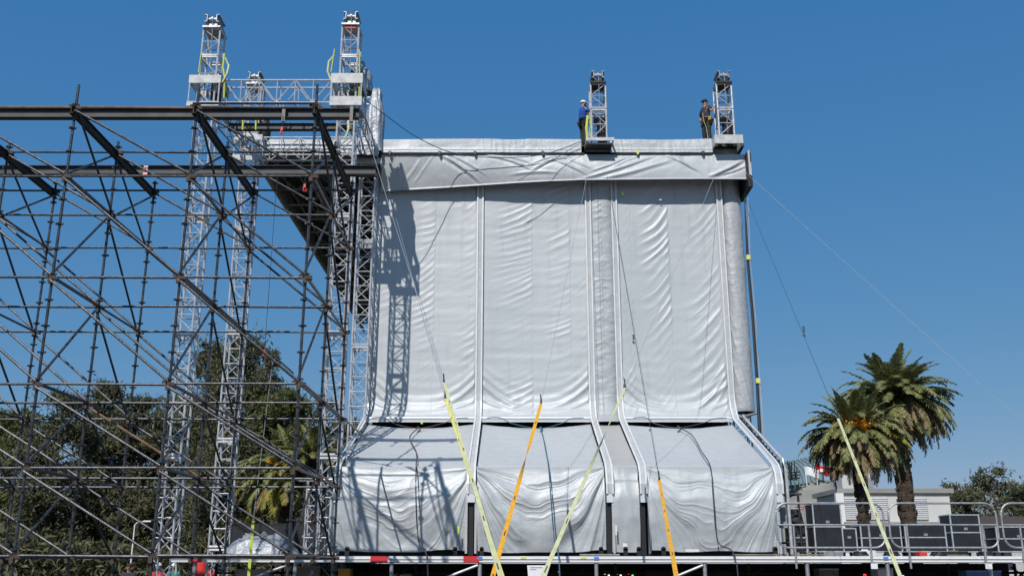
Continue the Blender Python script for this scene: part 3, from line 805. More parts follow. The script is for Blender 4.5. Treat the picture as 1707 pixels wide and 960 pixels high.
# hooks hanging from the scaffold
def hook(x, y, z0, z1, label, m='redpl'):
    t = thing('lifting_hook', label, 'hook', (x,y,z0))
    MB().tube((x,y,z0),(x,y,z1), .007, 5).build('cable', M['dwire'], t)
    b = MB(); b.path([(x,y,z1+.02),(x-.03,y,z1-.06),(x-.02,y,z1-.13),(x+.03,y,z1-.14),(x+.05,y,z1-.08)], .018, 6); b.box((x,y,z1),(.05,.04,.09))
    b.build('hook_body', M[m], t)
p = at(470,215,22.0); hook(p.x,p.y,12.5,p.z,'small red hook hanging under the top front beam')
p = at(508,310,21.3); hook(p.x,p.y,10.6,p.z,'small red hook hanging beside the right scaffold pole','redpl')
p0 = at(467,235,24); p1 = at(441,585,24); hook(p1.x,24,p0.z,p1.z,'red hook on a long cable hanging inside the scaffold bay')
p0 = at(441,600,24); p1 = at(422,868,24)
b = MB(); b.tube((p1.x+.2,24,p0.z),(p1.x,24,p1.z),.007,5); tag(b.build('hanging_cable', M['wire'], origin=p1), 'thin cable ending in a green strap at the lower left', 'cable')
s = MB(); s.ribbon([(p1.x,24,p1.z),(p1.x-.03,24,.2)], .07,.006,(1,0,0)); tag(s.build('strap', M['lime'], origin=(p1.x,24,.2)), 'lime green strap hanging down at the lower left', 'strap')

# ================================================================ GUY WIRES AND RATCHET STRAPS
def guy(top, mid, ztop_pt, midY, bot, botY, wd, sm, wm, label, double=0, wr=.006, tw=None):
    """wire from a high point to the strap's upper end, then webbing down to a ground anchor"""
    a = ztop_pt; b_ = at(*mid, midY); c = at(*bot, botY)
    d = (c-b_).normalized(); L = (c.z-.02)/(-d.z) if d.z < 0 else 0
    e_ = c + d*max(L,0) if c.z > .02 else c
    t = thing('tie_down_strap', label, 'strap', e_)
    mb = MB(); mb.tube(a, b_, wr, 6); mb.build('wire', M[wm], t)
    mb = MB(); n = 10
    n = 40; pts = [b_.lerp(e_, k/n) for k in range(n+1)]
    mb.ribbon(pts, wd, .006, (1,.15,0), 0, twist=tw)
    mb.build('webbing', M[sm], t)
    for k in range(7):
        f0 = .12 + .12*k
        if tw and tw[0]-.04 < f0 < tw[1]+.04: continue
        mk = MB(); o_ = Vector((0,-.008,.002)); mk.ribbon([b_.lerp(e_, f0)+o_, b_.lerp(e_, f0+.014)+o_], wd*.26, .003, (1,.15,0)); mk.build('printed_mark', M['hook'], t)
    if double:
        mb = MB(); pts = [b_.lerp(e_, k/n) + Vector((double*(.4+.9*k/n), .02, 0)) for k in range(1,n+1)]
        mb.ribbon(pts, wd*.8, .006, (1,.3,0), 0); mb.build('webbing', M['orange' if sm=='yellow' else sm], t)
    mb = MB(); mb.box(b_, (.05,.04,.13)); mb.tube(b_+Vector((0,0,.05)), b_+Vector((-.01,0,.22)), .018, 6); mb.build('shackle', M['hook'], t)
    q = b_.lerp(e_, .82 if wd < .12 else .86)
    mb = MB(); mb.box(q, (wd*1.5,.05,.16)); mb.tube(q+Vector((-wd*.7,-.03,.06)), q+Vector((wd*.7,-.03,.06)), .02, 8); mb.build('ratchet', M['hook'], t)
    return t
guy((0,0),(740,637), at(612,225,27.0), 24.0, (833,955), 14.0, .075, 'pale', 'wire', 'pale yellow tie down strap from the left, crossing the orange one at the deck')
guy((0,0),(742,664), at(648,318,30.9), 23.5, (846,985), 14.3, .055, 'yellow', 'wire', 'yellow tie down strap running close under the pale one at left')
guy((0,0),(902,672), at(978,296,30.9), 24.0, (822,958), 15.0, .075, 'orange', 'wire', 'orange tie down strap leaning right, in front of the middle bay', tw=(.22,.44))
guy((0,0),(1042,646), at(1190,297,30.9), 24.0, (905,960), 13.5, .062, 'pale', 'wire', 'pale cream tie down strap leaning right across the narrow strip', tw=(.10,.50))
guy((0,0),(1099,800), at(1012,293,30.9), 23.5, (1127,958), 15.5, .075, 'orange', 'dwire', 'orange tie down strap leaning left, in front of the right bay')
guy((0,0),(1397,697), at(1241,322,31.0), 21.0, (1487,925), 14.0, .055, 'pale', 'dwire', 'pale tie down strap in front of the palms at the right')
def wire(a, b_, label, m='wire', r=.006, name='guy_wire', sag=0):
    a = Vector(a); b_ = Vector(b_)
    mb = MB(); n = 16
    mb.path([a.lerp(b_, k/n) + Vector((0,0,-sag*math.sin(math.pi*k/n))) for k in range(n+1)], r, 6)
    return tag(mb.build(name, M[m], origin=b_), label, 'wire')
wire(at(1243,288,30.9), at(1740,735,20), 'thin pale guy wire running from the roof corner out to the right over open sky', r=.0055)
# a turnbuckle on the wire
for (px,py,Y,lab) in ((1056,562,28.2,'small blue turnbuckle on the wire before the right bay'),(1340,549,24.5,'small turnbuckle on the dark wire against the sky')):
    p = at(px,py,Y); b = MB(); b.box(p,(.05,.05,.16)); b.tube(p+Vector((-.02,0,-.12)),p+Vector((.02,0,-.2)),.03,8)
    tag(b.build('turnbuckle', [M['rope']], origin=p), lab, 'fitting')
# dark bundled cable on the right of the wall
t = thing('cable_bundle', 'dark bundled cable hanging at the right of the wrapped column with two yellow clips', 'cable', at(1270,760,30.6))
pts = [at(1242,330,31.0), at(1246,430,31.0), at(1255,530,30.9), at(1262,635,30.8), at(1268,748,30.6)]
b = MB(); b.path(pts, [.03,.045,.05,.05,.06], 8); b.build('cable', M['dark'], t)
b = MB(); b.path([p+Vector((.09,-.02,0)) for p in pts], .014, 6); b.build('cord', M['wire'], t)
for q in (1,3):
    b = MB(); b.box(pts[q]+Vector((.02,-.05,0)),(.13,.10,.16)); b.build('clip', M['yellow'], t)
wire(at(1243,340,30.9), at(1277,760,29.5), 'thin wire dropping beside the dark bundled cable', r=.005)
# slack blue rope over the fascia
pp = [at(598,158,27.2), at(640,190,28.0), at(690,226,29.2), at(745,252,30.4), at(800,262,30.7), at(870,262,30.75), at(920,254,30.75), at(968,236,30.8)]
def smoothpath(pts, n=6):
    out = []; P = [pts[0]]+list(pts)+[pts[-1]]
    for i in range(1, len(P)-2):
        for k in range(n):
            t_ = k/n; a,b,c,d = P[i-1],P[i],P[i+1],P[i+2]
            out.append(.5*((2*b)+(-a+c)*t_+(2*a-5*b+4*c-d)*t_*t_+(-a+3*b-3*c+d)*t_**3))
    out.append(P[-2]); return out
b = MB(); b.path(smoothpath(pp), .014, 6); tag(b.build('slack_rope', M['rope'], origin=pp[0]), 'blue rope drooping from the red banded tower to the roof', 'rope')
pp = [at(968,238,30.7), at(930,262,30.6), at(880,292,30.5), at(862,302,30.5)]
b = MB(); b.path(smoothpath(pp), .010, 6); tag(b.build('slack_rope', M['dwire'], origin=pp[0]), 'thin dark cord drooping over the fascia left of the worker in blue', 'rope')
# ropes at the gaps between wall and slope
def gaprope(x0, x1, xc, zc, m, label, foot):
    t = thing('tie_rope', label, 'rope', (xc, 31.0, 5.9))
    pts = [Vector((x0,31.0,6.25)), Vector((x0+.4,30.9,6.24)), Vector(((x0+xc)/2,30.75,6.02)), Vector((xc,30.6,zc)), Vector(((x1+xc)/2,30.75,6.05)), Vector((x1-.4,30.95,6.22)), Vector((x1,31.0,6.25))]
    MB().path(smoothpath(pts), .014, 6).build('bridle', M[m], t)
    b = MB(); b.path(smoothpath([Vector((xc-.03,30.5,zc+.03)),Vector((xc+.06,30.45,zc-.05)),Vector((xc-.04,30.45,zc-.18)),Vector((xc+.02,30.45,zc-.30))]), .025, 6); b.build('knot', M[m], t)
    MB().path(smoothpath([Vector((xc,30.5,zc))]+[Vector(p) for p in foot]), .017, 6).build('tail', M[m], t)
gaprope(-4.5,-1.4,-2.95,5.86,'ropeb','brown rope bridle at the left bay with a long tail over the drape', [(-3.1,29.4,5.42),(-2.75,28.0,4.82),(-2.62,26.72,4.28),(-2.56,26.3,3.4),(-2.45,26.2,2.3),(-2.1,24.7,1.9),(-2.0,24.6,.3)])
gaprope(-.8, 2.3, .90,5.86,'rope','blue rope bridle at the middle bay with a long tail over the drape', [(.95,29.4,5.42),(.98,28.0,4.82),(1.0,26.7,4.28),(1.04,26.3,3.4),(1.12,26.2,2.3),(1.15,24.7,1.9),(1.2,24.6,.3)])
gaprope(3.9, 6.9, 5.25,5.88,'dwire','dark cord bridle at the right bay with a long tail over the drape', [(5.45,30.0,5.66),(5.5,29.3,5.4),(5.45,28.0,4.85),(5.42,26.7,4.28),(5.38,26.35,3.4),(5.42,26.25,2.3),(5.5,24.7,1.9),(5.52,24.6,.3)])

# bits of tape and labels on the covers
def tape(px, py, Y, wd, h, m, label, rz=0):
    p = at(px,py,Y); b = MB(); b.box(p, (wd,.012,h)); tag(b.build('tape_patch', M[m], origin=p), label, 'tape')
tape(764,883,26.36,.05,.20,'tapey','lime tape strip low on the left drape')
tape(1027,883,26.45,.04,.26,'white','thin white tape strip on the narrow drape')
tape(1042,908,26.45,.12,.09,'white','small white label low on the narrow drape')
tape(1154,917,26.35,.36,.06,'white','long white label at the foot of the right drape')
tape(703,705,31.1,.07,.05,'tapey','lime tape dot at the foot of the left wall cover')
tape(1038,323,31.45,.08,.12,'tapey','lime tape patch at the shaded top of the right wall cover')
tape(1101,333,31.45,.08,.03,'white','tiny white label at the shadow edge of the right wall cover')

# ================================================================ GUARD RAILS ON THE DECK
def rrect(x0, x1, z0, z1, y, r, n=6):
    pts = []
    for cx, cz, a0 in ((x1-r,z1-r,0),(x0+r,z1-r,90),(x0+r,z0+r,180),(x1-r,z0+r,270)):
        for k in range(n+1):
            a = R(a0+90*k/n); pts.append((cx+r*math.cos(a), y, cz+r*math.sin(a)))
    return pts
gx = 6.62
labs = ['rounded tubular guard rail on the deck edge right of the last drape', 'second tubular guard rail along the deck from the silver drapes', 'third tubular guard rail at the far right of the deck']
for k in range(3):
    x0 = gx + k*2.83; t = thing('guard_rail', labs[k], 'guard rail', (x0+1.35,24.88,1.85), 'guard rails along the deck edge')
    MB().path(rrect(x0,x0+2.7,2.12,3.20,24.88,.28), .026, 8, closed=True).build('rail_loop', M['steel2'], t)
    MB().tube((x0+.03,24.88,2.67),(x0+2.67,24.88,2.67), .022).build('mid_rail', M['steel2'], t)
    for dx in (.42, 2.30): MB().tube((x0+dx,24.86,1.62),(x0+dx,24.86,2.66), .028).build('post', M['steel2'], t)
    MB().box((x0+2.33,24.83,1.68),(.16,.03,.13)).build('socket', M['white'], t)

# ================================================================ ROAD CASES
def case(x, y, wd, d, h, label, z=DECKZ+.0, panels=2, group=None, wheels=True, edge='alu'):
    t = thing('road_case', label, 'road case', (x,y,z), group)
    zb = z + (.13 if wheels else 0)
    MB().box((x,y,zb+h/2),(wd,d,h)).build('box', M['blackc'], t)
    b = MB(); e_ = .022
    for sx in (-1,1):
        for sy in (-1,1): b.box((x+sx*wd/2,y+sy*d/2,zb+h/2),(e_*1.6,e_*1.6,h+.01))
    for zz in [zb, zb+h] + ([zb+h*.52] if panels>1 else []):
        for sy in (-1,1): b.box((x,y+sy*d/2,zz),(wd+.02,e_*1.4,e_*1.4))
        for sx in (-1,1): b.box((x+sx*wd/2,y,zz),(e_*1.4,d+.02,e_*1.4))
    b.build('edge_trim', M[edge], t)
    b = MB(); b.box((x,y-d/2-.014,zb+h*.62),(.10,.016,.07)); b.build('latch', M['steel2'], t)
    if wheels:
        for sx in (-1,1):
            for sy in (-1,1):
                q = MB(); q.tube((x+sx*wd*.38-.02,y+sy*d*.36,z+.06),(x+sx*wd*.38+.02,y+sy*d*.36,z+.06),.06,12); q.box((x+sx*wd*.38,y+sy*d*.36,z+.105),(.07,.07,.05))
                q.build('caster', M['hook'], t)
    return t
case(8.66,27.6,.76,.7,1.26,'tall black road case behind the first guard rail')
case(7.95,27.9,.42,.5,.72,'narrow black road case near the silver drape with a jacket on top')
case(9.35,27.9,.40,.5,.62,'small black road case right of the tall one', panels=1)
case(10.2,27.9,1.1,.7,.70,'low wide black road case behind the gap of the guard rails')
case(11.35,27.7,1.1,.7,.72,'low black road case behind the second guard rail')
case(12.7,28.2,.8,.7,1.0,'upright black road case behind the second guard rail')
case(14.0,27.9,1.2,.7,.66,'low black road case at the far right of the deck')
b = MB(); p = Vector((7.95,27.75,2.79))
jb = []
def jk(U,V):
    a = -math.pi+U*2*math.pi; r = .20+.05*vn(a*2,V*3,91)
    return p.x + r*np.sin(a)*(1-.4*V), p.y-.9*r*np.cos(a), p.z - .02 + V*.42*(1-.1*np.cos(a*2))
cloth('jacket', jk, 40, 24, M['greyc'], label='charcoal jacket heaped on the narrow road case', cat='jacket')
b = MB(); b.box((8.05,27.62,3.24),(.2,.12,.06)); tag(b.build('red_pouch', M['redpl'], origin=(8.05,27.62,3.2)), 'small red pouch on top of the charcoal jacket', 'pouch')
# wooden boards lying on the deck edge
for (x0,x1,lab) in ((5.55,6.9,'pale board lying on the deck edge before the right drape'),(7.0,7.9,'short pale board on the deck edge at the guard rail')):
    b = MB(); b.box(((x0+x1)/2,25.2,1.955),(x1-x0,.18,.035)); tag(b.build('board', M['wood'], origin=((x0+x1)/2,25.2,1.94)), lab, 'board')
b = MB(); b.box((2.2,25.2,1.955),(1.0,.2,.035)); tag(b.build('board', M['steel2'], origin=(2.2,25.2,1.94)), 'grey board lying on the deck edge before the narrow drape', 'board')
# clutter along the deck behind the rails
rc = random.Random(5)
for k,(x,lab) in enumerate(((8.9,'coil of dark cable on the deck under the first guard rail'),(9.7,'second coil of dark cable between the road cases'),(10.9,'coil of cable by the low road case'),(12.1,'flat coil of cable under the second guard rail'))):
    b = MB()
    for j in range(4): b.path([(x+math.cos(a)*(.2-.02*j),25.6+math.sin(a)*.2,DECKZ+.02+.025*j) for a in np.linspace(0,2*math.pi,18,endpoint=False)], .016, 5, closed=True)
    tag(b.build('cable_coil', M['hook'], origin=(x,25.6,DECKZ)), lab, 'cable coil')
for k,(x,y,w2,h2,m2,lab) in enumerate(((8.35,26.2,.5,.10,'steel2','grey dolly board by the first guard rail'),(9.2,26.1,.42,.14,'white','white box lid lying beside the road cases'),(10.6,26.0,.2,.09,'redpl','small red tool box on the deck behind the rails'),(11.6,26.3,.6,.12,'wood','plywood offcut on the deck behind the rails'))):
    b = MB(); b.box((x,y,DECKZ+h2/2),(w2,.4,h2)); b.box((x,y,DECKZ+h2+.015),(w2*.4,.04,.03)); tag(b.build(['dolly_board','box_lid','tool_box','plywood_offcut'][k], M[m2], origin=(x,y,DECKZ)), lab, ['dolly','lid','tool box','board'][k])
# left row of black cases on the deck
row = ['leftmost of the black cases in a row on the left deck','second black case from the left on the left deck','third black case from the left on the left deck','fourth black case from the left on the left deck','fifth black case on the left deck, beside the small truss frame']
for k in range(5):
    x = -7.75 + k*.86
    t = case(x,29.2,.80,.6,.92,row[k],panels=1,wheels=False,edge='dark',group='black cases in a row on the left deck')
    MB().box((x+.1,28.88,2.55),(.17,.02,.09)).build('handle_recess', M['steel2'], t)
# crumpled silver heap
def heap(U,V):
    a = U*2*math.pi; r = 1-V
    x = -7.0 + 1.15*r*np.cos(a); y = 27.9+.55*r*np.sin(a)
    z = 1.94 + .50*(1-r**1.7)*(1+.35*vn(x*1.2,y*1.5,95)) + .12*ridge(vn(x*3.2,y*3.5,96),2)*(1-r**6) 
    return x,y,z
cloth('crumpled_tarp', heap, 120, 60, M['foil'], label='heap of crumpled silver tarpaulin on the left deck', origin=(-7,27.9,1.94))
# small truss frame on deck
t = thing('deck_truss', 'small upright aluminium truss frame on the deck left of the drapes', 'truss', (-5.42,27.0,DECKZ))
b = MB(); lattice(b,-5.42,27.0,1.95,3.72,.34,.022,.012,.42); b.build('truss_segment', M['alu'], t)
b = MB(); b.tube((-5.9,26.8,3.95),(-4.9,26.8,3.95),.03); b.tube((-5.9,27.2,3.95),(-4.9,27.2,3.95),.03); b.tube((-5.6,27,3.7),(-5.6,27,3.97),.03); b.build('top_bar', M['alu'], t)
b = MB(); lattice(b,-4.98,27.6,1.95,4.4,.34,.022,.012,.5); t2 = thing('deck_truss','taller truss frame close against the left drape','truss',(-4.98,27.6,DECKZ)); b.build('truss_segment', M['alu'], t2)

# ================================================================ UNDER THE DECK
b = MB(); b.box((5.0,30.4,.9),(20,.05,1.7))
tag(b.build('scrim_cloth', M['black'], origin=(5,30.4,0)), 'black cloth screening the space under the deck', 'cloth')
p = at(897,951,24.85)
sg = thing('notice_sheet','torn white paper sheet hanging under the deck edge','notice',(p.x,24.85,1.3))
b = MB(); b.add([(p.x-.27,24.85,1.70),(p.x+.30,24.85,1.70),(p.x+.20,24.84,1.42),(p.x+.16,24.83,1.15),(p.x-.24,24.83,1.15),(p.x-.25,24.84,1.48)]+[(p.x-.27,24.856,1.70),(p.x+.30,24.856,1.70),(p.x+.20,24.846,1.42),(p.x+.16,24.836,1.15),(p.x-.24,24.836,1.15),(p.x-.25,24.846,1.48)],
  [(5,4,3,2,1,0),(6,7,8,9,10,11)]+[(i,(i+1)%6,6+(i+1)%6,6+i) for i in range(6)]); b.build('sheet', M['white'], sg)
for k,(dx,wd) in enumerate(((-.04,.30),(-.12,.16))):
    MB().box((p.x+dx,24.838,1.65-k*.045),(wd,.004,.012)).build('faint_line', M['steel2'], sg)
cols = ['redpl','white','blue','green','orange','white','steel2','redpl']
def crate(x,y,z,wd,h,m,label):
    t = thing('equipment_crate', label, 'crate', (x,y,z))
    MB().box((x,y,z+h/2),(wd,.5,h)).build('box', M[m], t); b = MB(); b.box((x,y,z+h),(wd+.03,.53,.04)); b.build('lid', M['steel2'], t)
    MB().box((x,y-.26,z+h*.7),(.14,.02,.04)).build('handle', M['hook'], t)
# racks with small status lights
def lamp_mat(c):
    m = bpy.data.materials.new('status light'); m.use_nodes = True; b = m.node_tree.nodes['Principled BSDF']
    b.inputs['Base Color'].default_value = (*c,1); b.inputs['Emission Color'].default_value = (*c,1); b.inputs['Emission Strength'].default_value = 2.5; return m
LR = lamp_mat((1,.03,.03)); LG = lamp_mat((.05,1,.2)); LC = lamp_mat((.1,.8,1)); LW = lamp_mat((1,.95,.85))
def rack(x, y, wd, label, lights):
    t = thing('dimmer_rack', label, 'rack', (x,y,0))
    MB().box((x,y,.78),(wd,.6,1.56)).build('cabinet', M['black'], t)
    for (dx,z,m,s) in lights: MB().box((x+dx,y-.31,z),(s,.02,s*.9)).build('status_light', m, t)
    MB().box((x,y-.305,.7),(wd*.8,.012,.02)).build('panel_seam', M['steel2'], t)
rack(4.3,27.9,1.2,'black rack with a row of red lights under the deck',[(-.45+.17*k,1.50,LR,.035) for k in range(6)])
rack(3.0,28.3,1.0,'black rack with white and orange lights under the deck',[(-.42+.11*k,1.48-.05*(k%3),[LW,LW,LR,LG][k%4],.04) for k in range(8)]+[(-.42+.13*k,1.34,[LW,LG,LR][k%3],.03) for k in range(7)])
rack(10.2,28.0,1.3,'black rack with green lights under the right deck',[(-.2,1.50,LG,.06),(-.18,1.36,LG,.08),(.0,1.38,LG,.05),(.35,1.5,LG,.05),(-.5,1.46,LR,.07),(-.45,1.3,LR,.04),(.55,1.42,LC,.04)])
rack(5.6,27.9,.9,'black rack with two cyan lights under the deck',[(.1,1.5,LC,.025),(.3,1.5,LC,.025)])
rack(1.0,28.0,.8,'black rack with one warm lamp under the middle bay',[(.3,1.5,LW,.06),(.0,1.3,LC,.03)])
crate(8.3,26.6,0,.5,1.60,'wood','plywood crate under the deck by the first guard rail')
crate(9.7,26.4,0,.4,1.62,'white','tall white crate under the deck near green lights')
crate(12.3,26.5,0,.9,1.55,'blue','blue crate under the far right deck')
crate(-6.9,27.0,0,.9,1.58,'steel2','grey crate under the left deck')
crate(-5.5,27.2,0,.7,1.66,'concrete','pale crate under the left deck')
crate(-4.4,26.6,0,.3,1.6,'orange','slim orange crate under the left deck')
crate(-3.0,27.6,0,.5,1.5,'green','green crate under the left bay')
crate(14.0,26.6,0,.6,1.58,'redpl','red crate under the far right deck')

# ================================================================ PEOPLE
def skin_mesh(name, verts, edges, radii, m, parent, root=0, lev=2):
    me = bpy.data.meshes.new(name); off = parent.location
    me.from_pydata([tuple(Vector(v)-off) for v in verts], edges, [])
    me.materials.append(m)
    o = bpy.data.objects.new(name, me); C.objects.link(o); o.parent = parent
    sk = o.modifiers.new('skin', 'SKIN'); sk.use_smooth_shade = True
    if not me.skin_vertices: 
        bpy.context.view_layer.objects.active = o
    for i, r in enumerate(radii):
        rr = r if isinstance(r, tuple) else (r, r)
        me.skin_vertices[0].data[i].radius = rr
        me.skin_vertices[0].data[i].use_root = (i == root)
    ss = o.modifiers.new('sub', 'SUBSURF'); ss.levels = lev; ss.render_levels = lev
    return o
def person(label, base, yaw, J, shirt, trousers, helmet, hair=True, lower=True, group=None, harness=False, sleeves=True, hmat=None):
    """J: joint dict in local coords (x right, y forward, z up), facing +y; yaw turns about z"""
    t = thing('person', label, 'person', base, group)
    Rm = Matrix.Rotation(yaw, 3, 'Z'); W = lambda q: Vector(base) + Rm @ Vector(q)
    D = dict(pel=(0,0,.95), ab=(0,0,1.10), chest=(0,.01,1.32), neck=(0,.0,1.48), nk2=(0,.02,1.54), head=(0,.03,1.63), crown=(0,.02,1.73),
             ls=(-.17,0,1.43), le=(-.24,-.03,1.15), lw=(-.25,.08,.92), lh=(-.25,.12,.84),
             rs=(.17,0,1.43), re=(.24,-.03,1.15), rw=(.25,.08,.92), rh=(.25,.12,.84),
             lp=(-.09,0,.90), lk=(-.11,.03,.50), la=(-.12,-.02,.09), lt=(-.13,.15,.04),
             rp=(.09,0,.90), rk=(.11,.03,.50), ra=(.12,-.02,.09), rt=(.13,.15,.04))
    D.update(J)
    names = list(D); idx = {n:i for i,n in enumerate(names)}
    rad = dict(pel=(.14,.10), ab=(.13,.095), chest=(.15,.11), neck=.062, nk2=.055, head=(.078,.095), crown=(.06,.07), ls=.062, le=.042, lw=.03, lh=.036, rs=.062, re=.042, rw=.03, rh=.036,
               lp=.088, lk=.058, la=.042, lt=.04, rp=.088, rk=.058, ra=.042, rt=.04)
    ed = [('pel','ab'),('ab','chest'),('chest','neck'),('neck','nk2'),('nk2','head'),('head','crown'),('chest','ls'),('ls','le'),('le','lw'),('lw','lh'),('chest','rs'),('rs','re'),('re','rw'),('rw','rh'),
          ('pel','lp'),('lp','lk'),('lk','la'),('la','lt'),('pel','rp'),('rp','rk'),('rk','ra'),('ra','rt')]
    V = [W(D[n]) for n in names]; E = [(idx[a],idx[b]) for a,b in ed]; Rr = [rad[n] for n in names]
    # fingers as short chains out of the hands
    for s in ('l','r'):
        h = Vector(D[s+'h']); wv = (h-Vector(D[s+'w'])).normalized(); sd = wv.cross(Vector((0,0,1)))
        if sd.length < .2: sd = wv.cross(Vector((0,1,0)))
        sd.normalize()
        for k in range(4):
            o0 = (k-1.5)*.02; L = (.065,.078,.074,.058)[k]
            a = h + wv*.03 + sd*o0; b_ = a + wv*L*.6 + sd*o0*.2; c = b_ + wv*L*.35 + wv.cross(sd)*.02
            i0 = len(V); V += [W(a),W(b_),W(c)]; Rr += [.010,.009,.008]; E += [(idx[s+'h'],i0),(i0,i0+1),(i0+1,i0+2)]
        sg_ = 1 if s == 'l' else -1
        a = h - wv*.01 + sd*.035*sg_; b_ = a + wv*.04 + sd*.02*sg_; i0 = len(V)
        V += [W(a),W(b_)]; Rr += [.012,.010]; E += [(idx[s+'h'],i0),(i0,i0+1)]
    # nose
    hd = Vector(D['head']); fw = Vector((0,1,0)) if 'face' not in J else Vector(J['face']).normalized()
    V = [v for v in V]
    if 'face' in D:
        pass
    body = skin_mesh('body', V, E, Rr, M['skin'], t)
    # face: eyes, nose, mouth, ears as small children of the body's skin colour
    rt = fw.cross(Vector((0,0,1))).normalized()
    f = MB(); nb = hd + fw*.095 - Vector((0,0,.005))
    f.tube(W(nb+Vector((0,0,.03))), W(nb+fw*.022-Vector((0,0,.012))), .009, 6, r2=.014)
    for s in (-1,1): f.box(W(hd+rt*.083*s), (.02,.03,.05), 0, yaw)
    f.build('nose_and_ears', M['skin'], t)
    f = MB()
    for s in (-1,1): f.box(W(hd+fw*.092+rt*.032*s+Vector((0,0,.012))), (.022,.012,.010), 0, yaw)
    f.box(W(hd+fw*.09-Vector((0,0,.052))), (.04,.01,.009), 0, yaw)
    f.build('eyes_and_mouth', M['hair'], t)
    # clothing: thicker shells around the same skeleton
    def shell(name, ns, es, grow, m, cut=None):
        grow += .008
        vs = []; rs = []; loc = {}
        for n in ns:
            loc[n] = len(vs); vs.append(W(D[n]) if n in D else W(cut[n])); r_ = rad.get(n, None)
            if n in (cut or {}): r_ = cut_r[n]
            rs.append(tuple(q+grow for q in r_) if isinstance(r_, tuple) else r_+grow)
        return skin_mesh(name, vs, [(loc[a],loc[b]) for a,b in es], rs, m, t)
    cut = {}; cut_r = {}
    for s in ('l','r'):
        a = Vector(D[s+'s']); b_ = Vector(D[s+'e']); cut[s+'sl'] = a.lerp(b_, .75); cut_r[s+'sl'] = .056
    shell('shirt', ['pel','ab','chest','neck','ls','lsl','rs','rsl'], [('pel','ab'),('ab','chest'),('chest','neck'),('chest','ls'),('ls','lsl'),('chest','rs'),('rs','rsl')], .018, shirt, cut)
    cut = {}
    shell('trousers', ['pel','lp','lk','la','rp','rk','ra'], [('pel','lp'),('lp','lk'),('lk','la'),('pel','rp'),('rp','rk'),('rk','ra')], .022, trousers, {})
    for s in ('l','r'):
        a = W(D[s+'a']); b_ = W(D[s+'t']); q = MB(); mid = a.lerp(b_,.45)
        ya = math.atan2((b_-a).y, (b_-a).x); q.box((mid.x,mid.y,mid.z-.02),(.28,.10,.09),0,ya); q.tube(a-Vector((0,0,.04)),a+Vector((0,0,.08)),.06,10)
        q.build('boot', M['black'], t)
    if helmet is not None:
        hv = []; hf = []; cr = hd + Vector((0,0,.045)); n1, n2 = 14, 6
        for j in range(n2+1):
            ph = math.pi/2*j/n2
            for i in range(n1):
                a = 2*math.pi*i/n1
                l = rt*math.cos(a)*.108*math.cos(ph) + fw*math.sin(a)*.126*math.cos(ph) + Vector((0,0,1))*.115*math.sin(ph)
                hv.append(W(cr+l))
        for j in range(n2):
            for i in range(n1): hf.append((j*n1+i, j*n1+(i+1)%n1, (j+1)*n1+(i+1)%n1, (j+1)*n1+i))
        hf.append(tuple(range(n1-1,-1,-1)))
        q = MB(); q.add(hv,hf); q.box(W(cr+fw*.135+Vector((0,0,.004))), (.11,.035,.012), 0, yaw)
        q.build('helmet', helmet, t, smooth=True)
    else:
        q = MB(); pts = [W(hd+Vector((0,-.02,.03))), W(hd+Vector((0,-.02,.10)))]
        q.path([W(hd+Vector((0,-.03,-.03))),W(hd+Vector((0,-.02,.04))),W(hd+Vector((0,-.01,.10))),W(hd+Vector((0,0,.125)))],[.075,.098,.085,.03],12); q.build('hair', M['hair'], t, smooth=True)
    if harness:
        q = MB(); c = Vector(D['pel'])+Vector((0,0,.07)); q.path([W(c+Vector((math.cos(a)*.18,math.sin(a)*.135,0))) for a in np.linspace(0,2*math.pi,16,endpoint=False)], .022, 6, closed=True)
        for s in (-1,1): q.box(W(c+Vector((s*.18,0,-.16))),(.09,.12,.20),0,yaw)
        q.build('tool_belt', M['black'], t)
        q = MB(); q.box(W(c+Vector((-.20,.05,-.06))),(.07,.07,.12),0,yaw); q.build('carabiner', M['orange'], t)
    return t
RZ = 15.93
# worker in blue: seen from behind-left, right arm raised to the mast (photo right)
person('rigger in a bright blue shirt and white helmet reaching into the left roof mast', (2.52,31.35,RZ-.05), R(-70),
       dict(lh=(-.06,.66,1.60), lw=(-.07,.57,1.55), le=(-.16,.30,1.36), rh=(.10,.52,1.30), rw=(.12,.44,1.28), re=(.22,.22,1.18)), M['bluec'], M['trous'], M['helmw'], harness=True)
person('rigger in a charcoal T-shirt and black helmet holding the right roof mast', (6.90,31.3,RZ-.05), R(122),
       dict(lh=(-.46,-.12,1.44), lw=(-.38,-.08,1.40), le=(-.30,.04,1.20), rh=(.17,.05,.98), rw=(.24,.02,1.03), re=(.36,-.04,1.18)), M['greyc'], M['trous'], M['helmk'], harness=True)
b = MB(); b.ribbon([(2.66,31.0,16.9),(2.60,30.95,16.4),(2.62,30.95,15.98)], .08,.02,(1,0,0)); b.path([(2.72,30.9,16.95),(2.75,30.9,16.5),(2.68,30.9,16.05)], .02)
tag(b.build('lanyard', M['lime'], origin=(2.62,30.95,15.98)), 'lime lanyard bundle hanging beside the rigger in blue', 'lanyard')
b = MB(); b.path(smoothpath([Vector((6.72,31.0,17.0)),Vector((6.72,30.95,16.7)),Vector((6.80,30.95,16.4)),Vector((6.84,30.95,16.0))]), .008)
tag(b.build('lanyard', M['pale'], origin=(6.9,30.95,16.0)), 'pale cord hanging from the rigger in charcoal', 'lanyard')
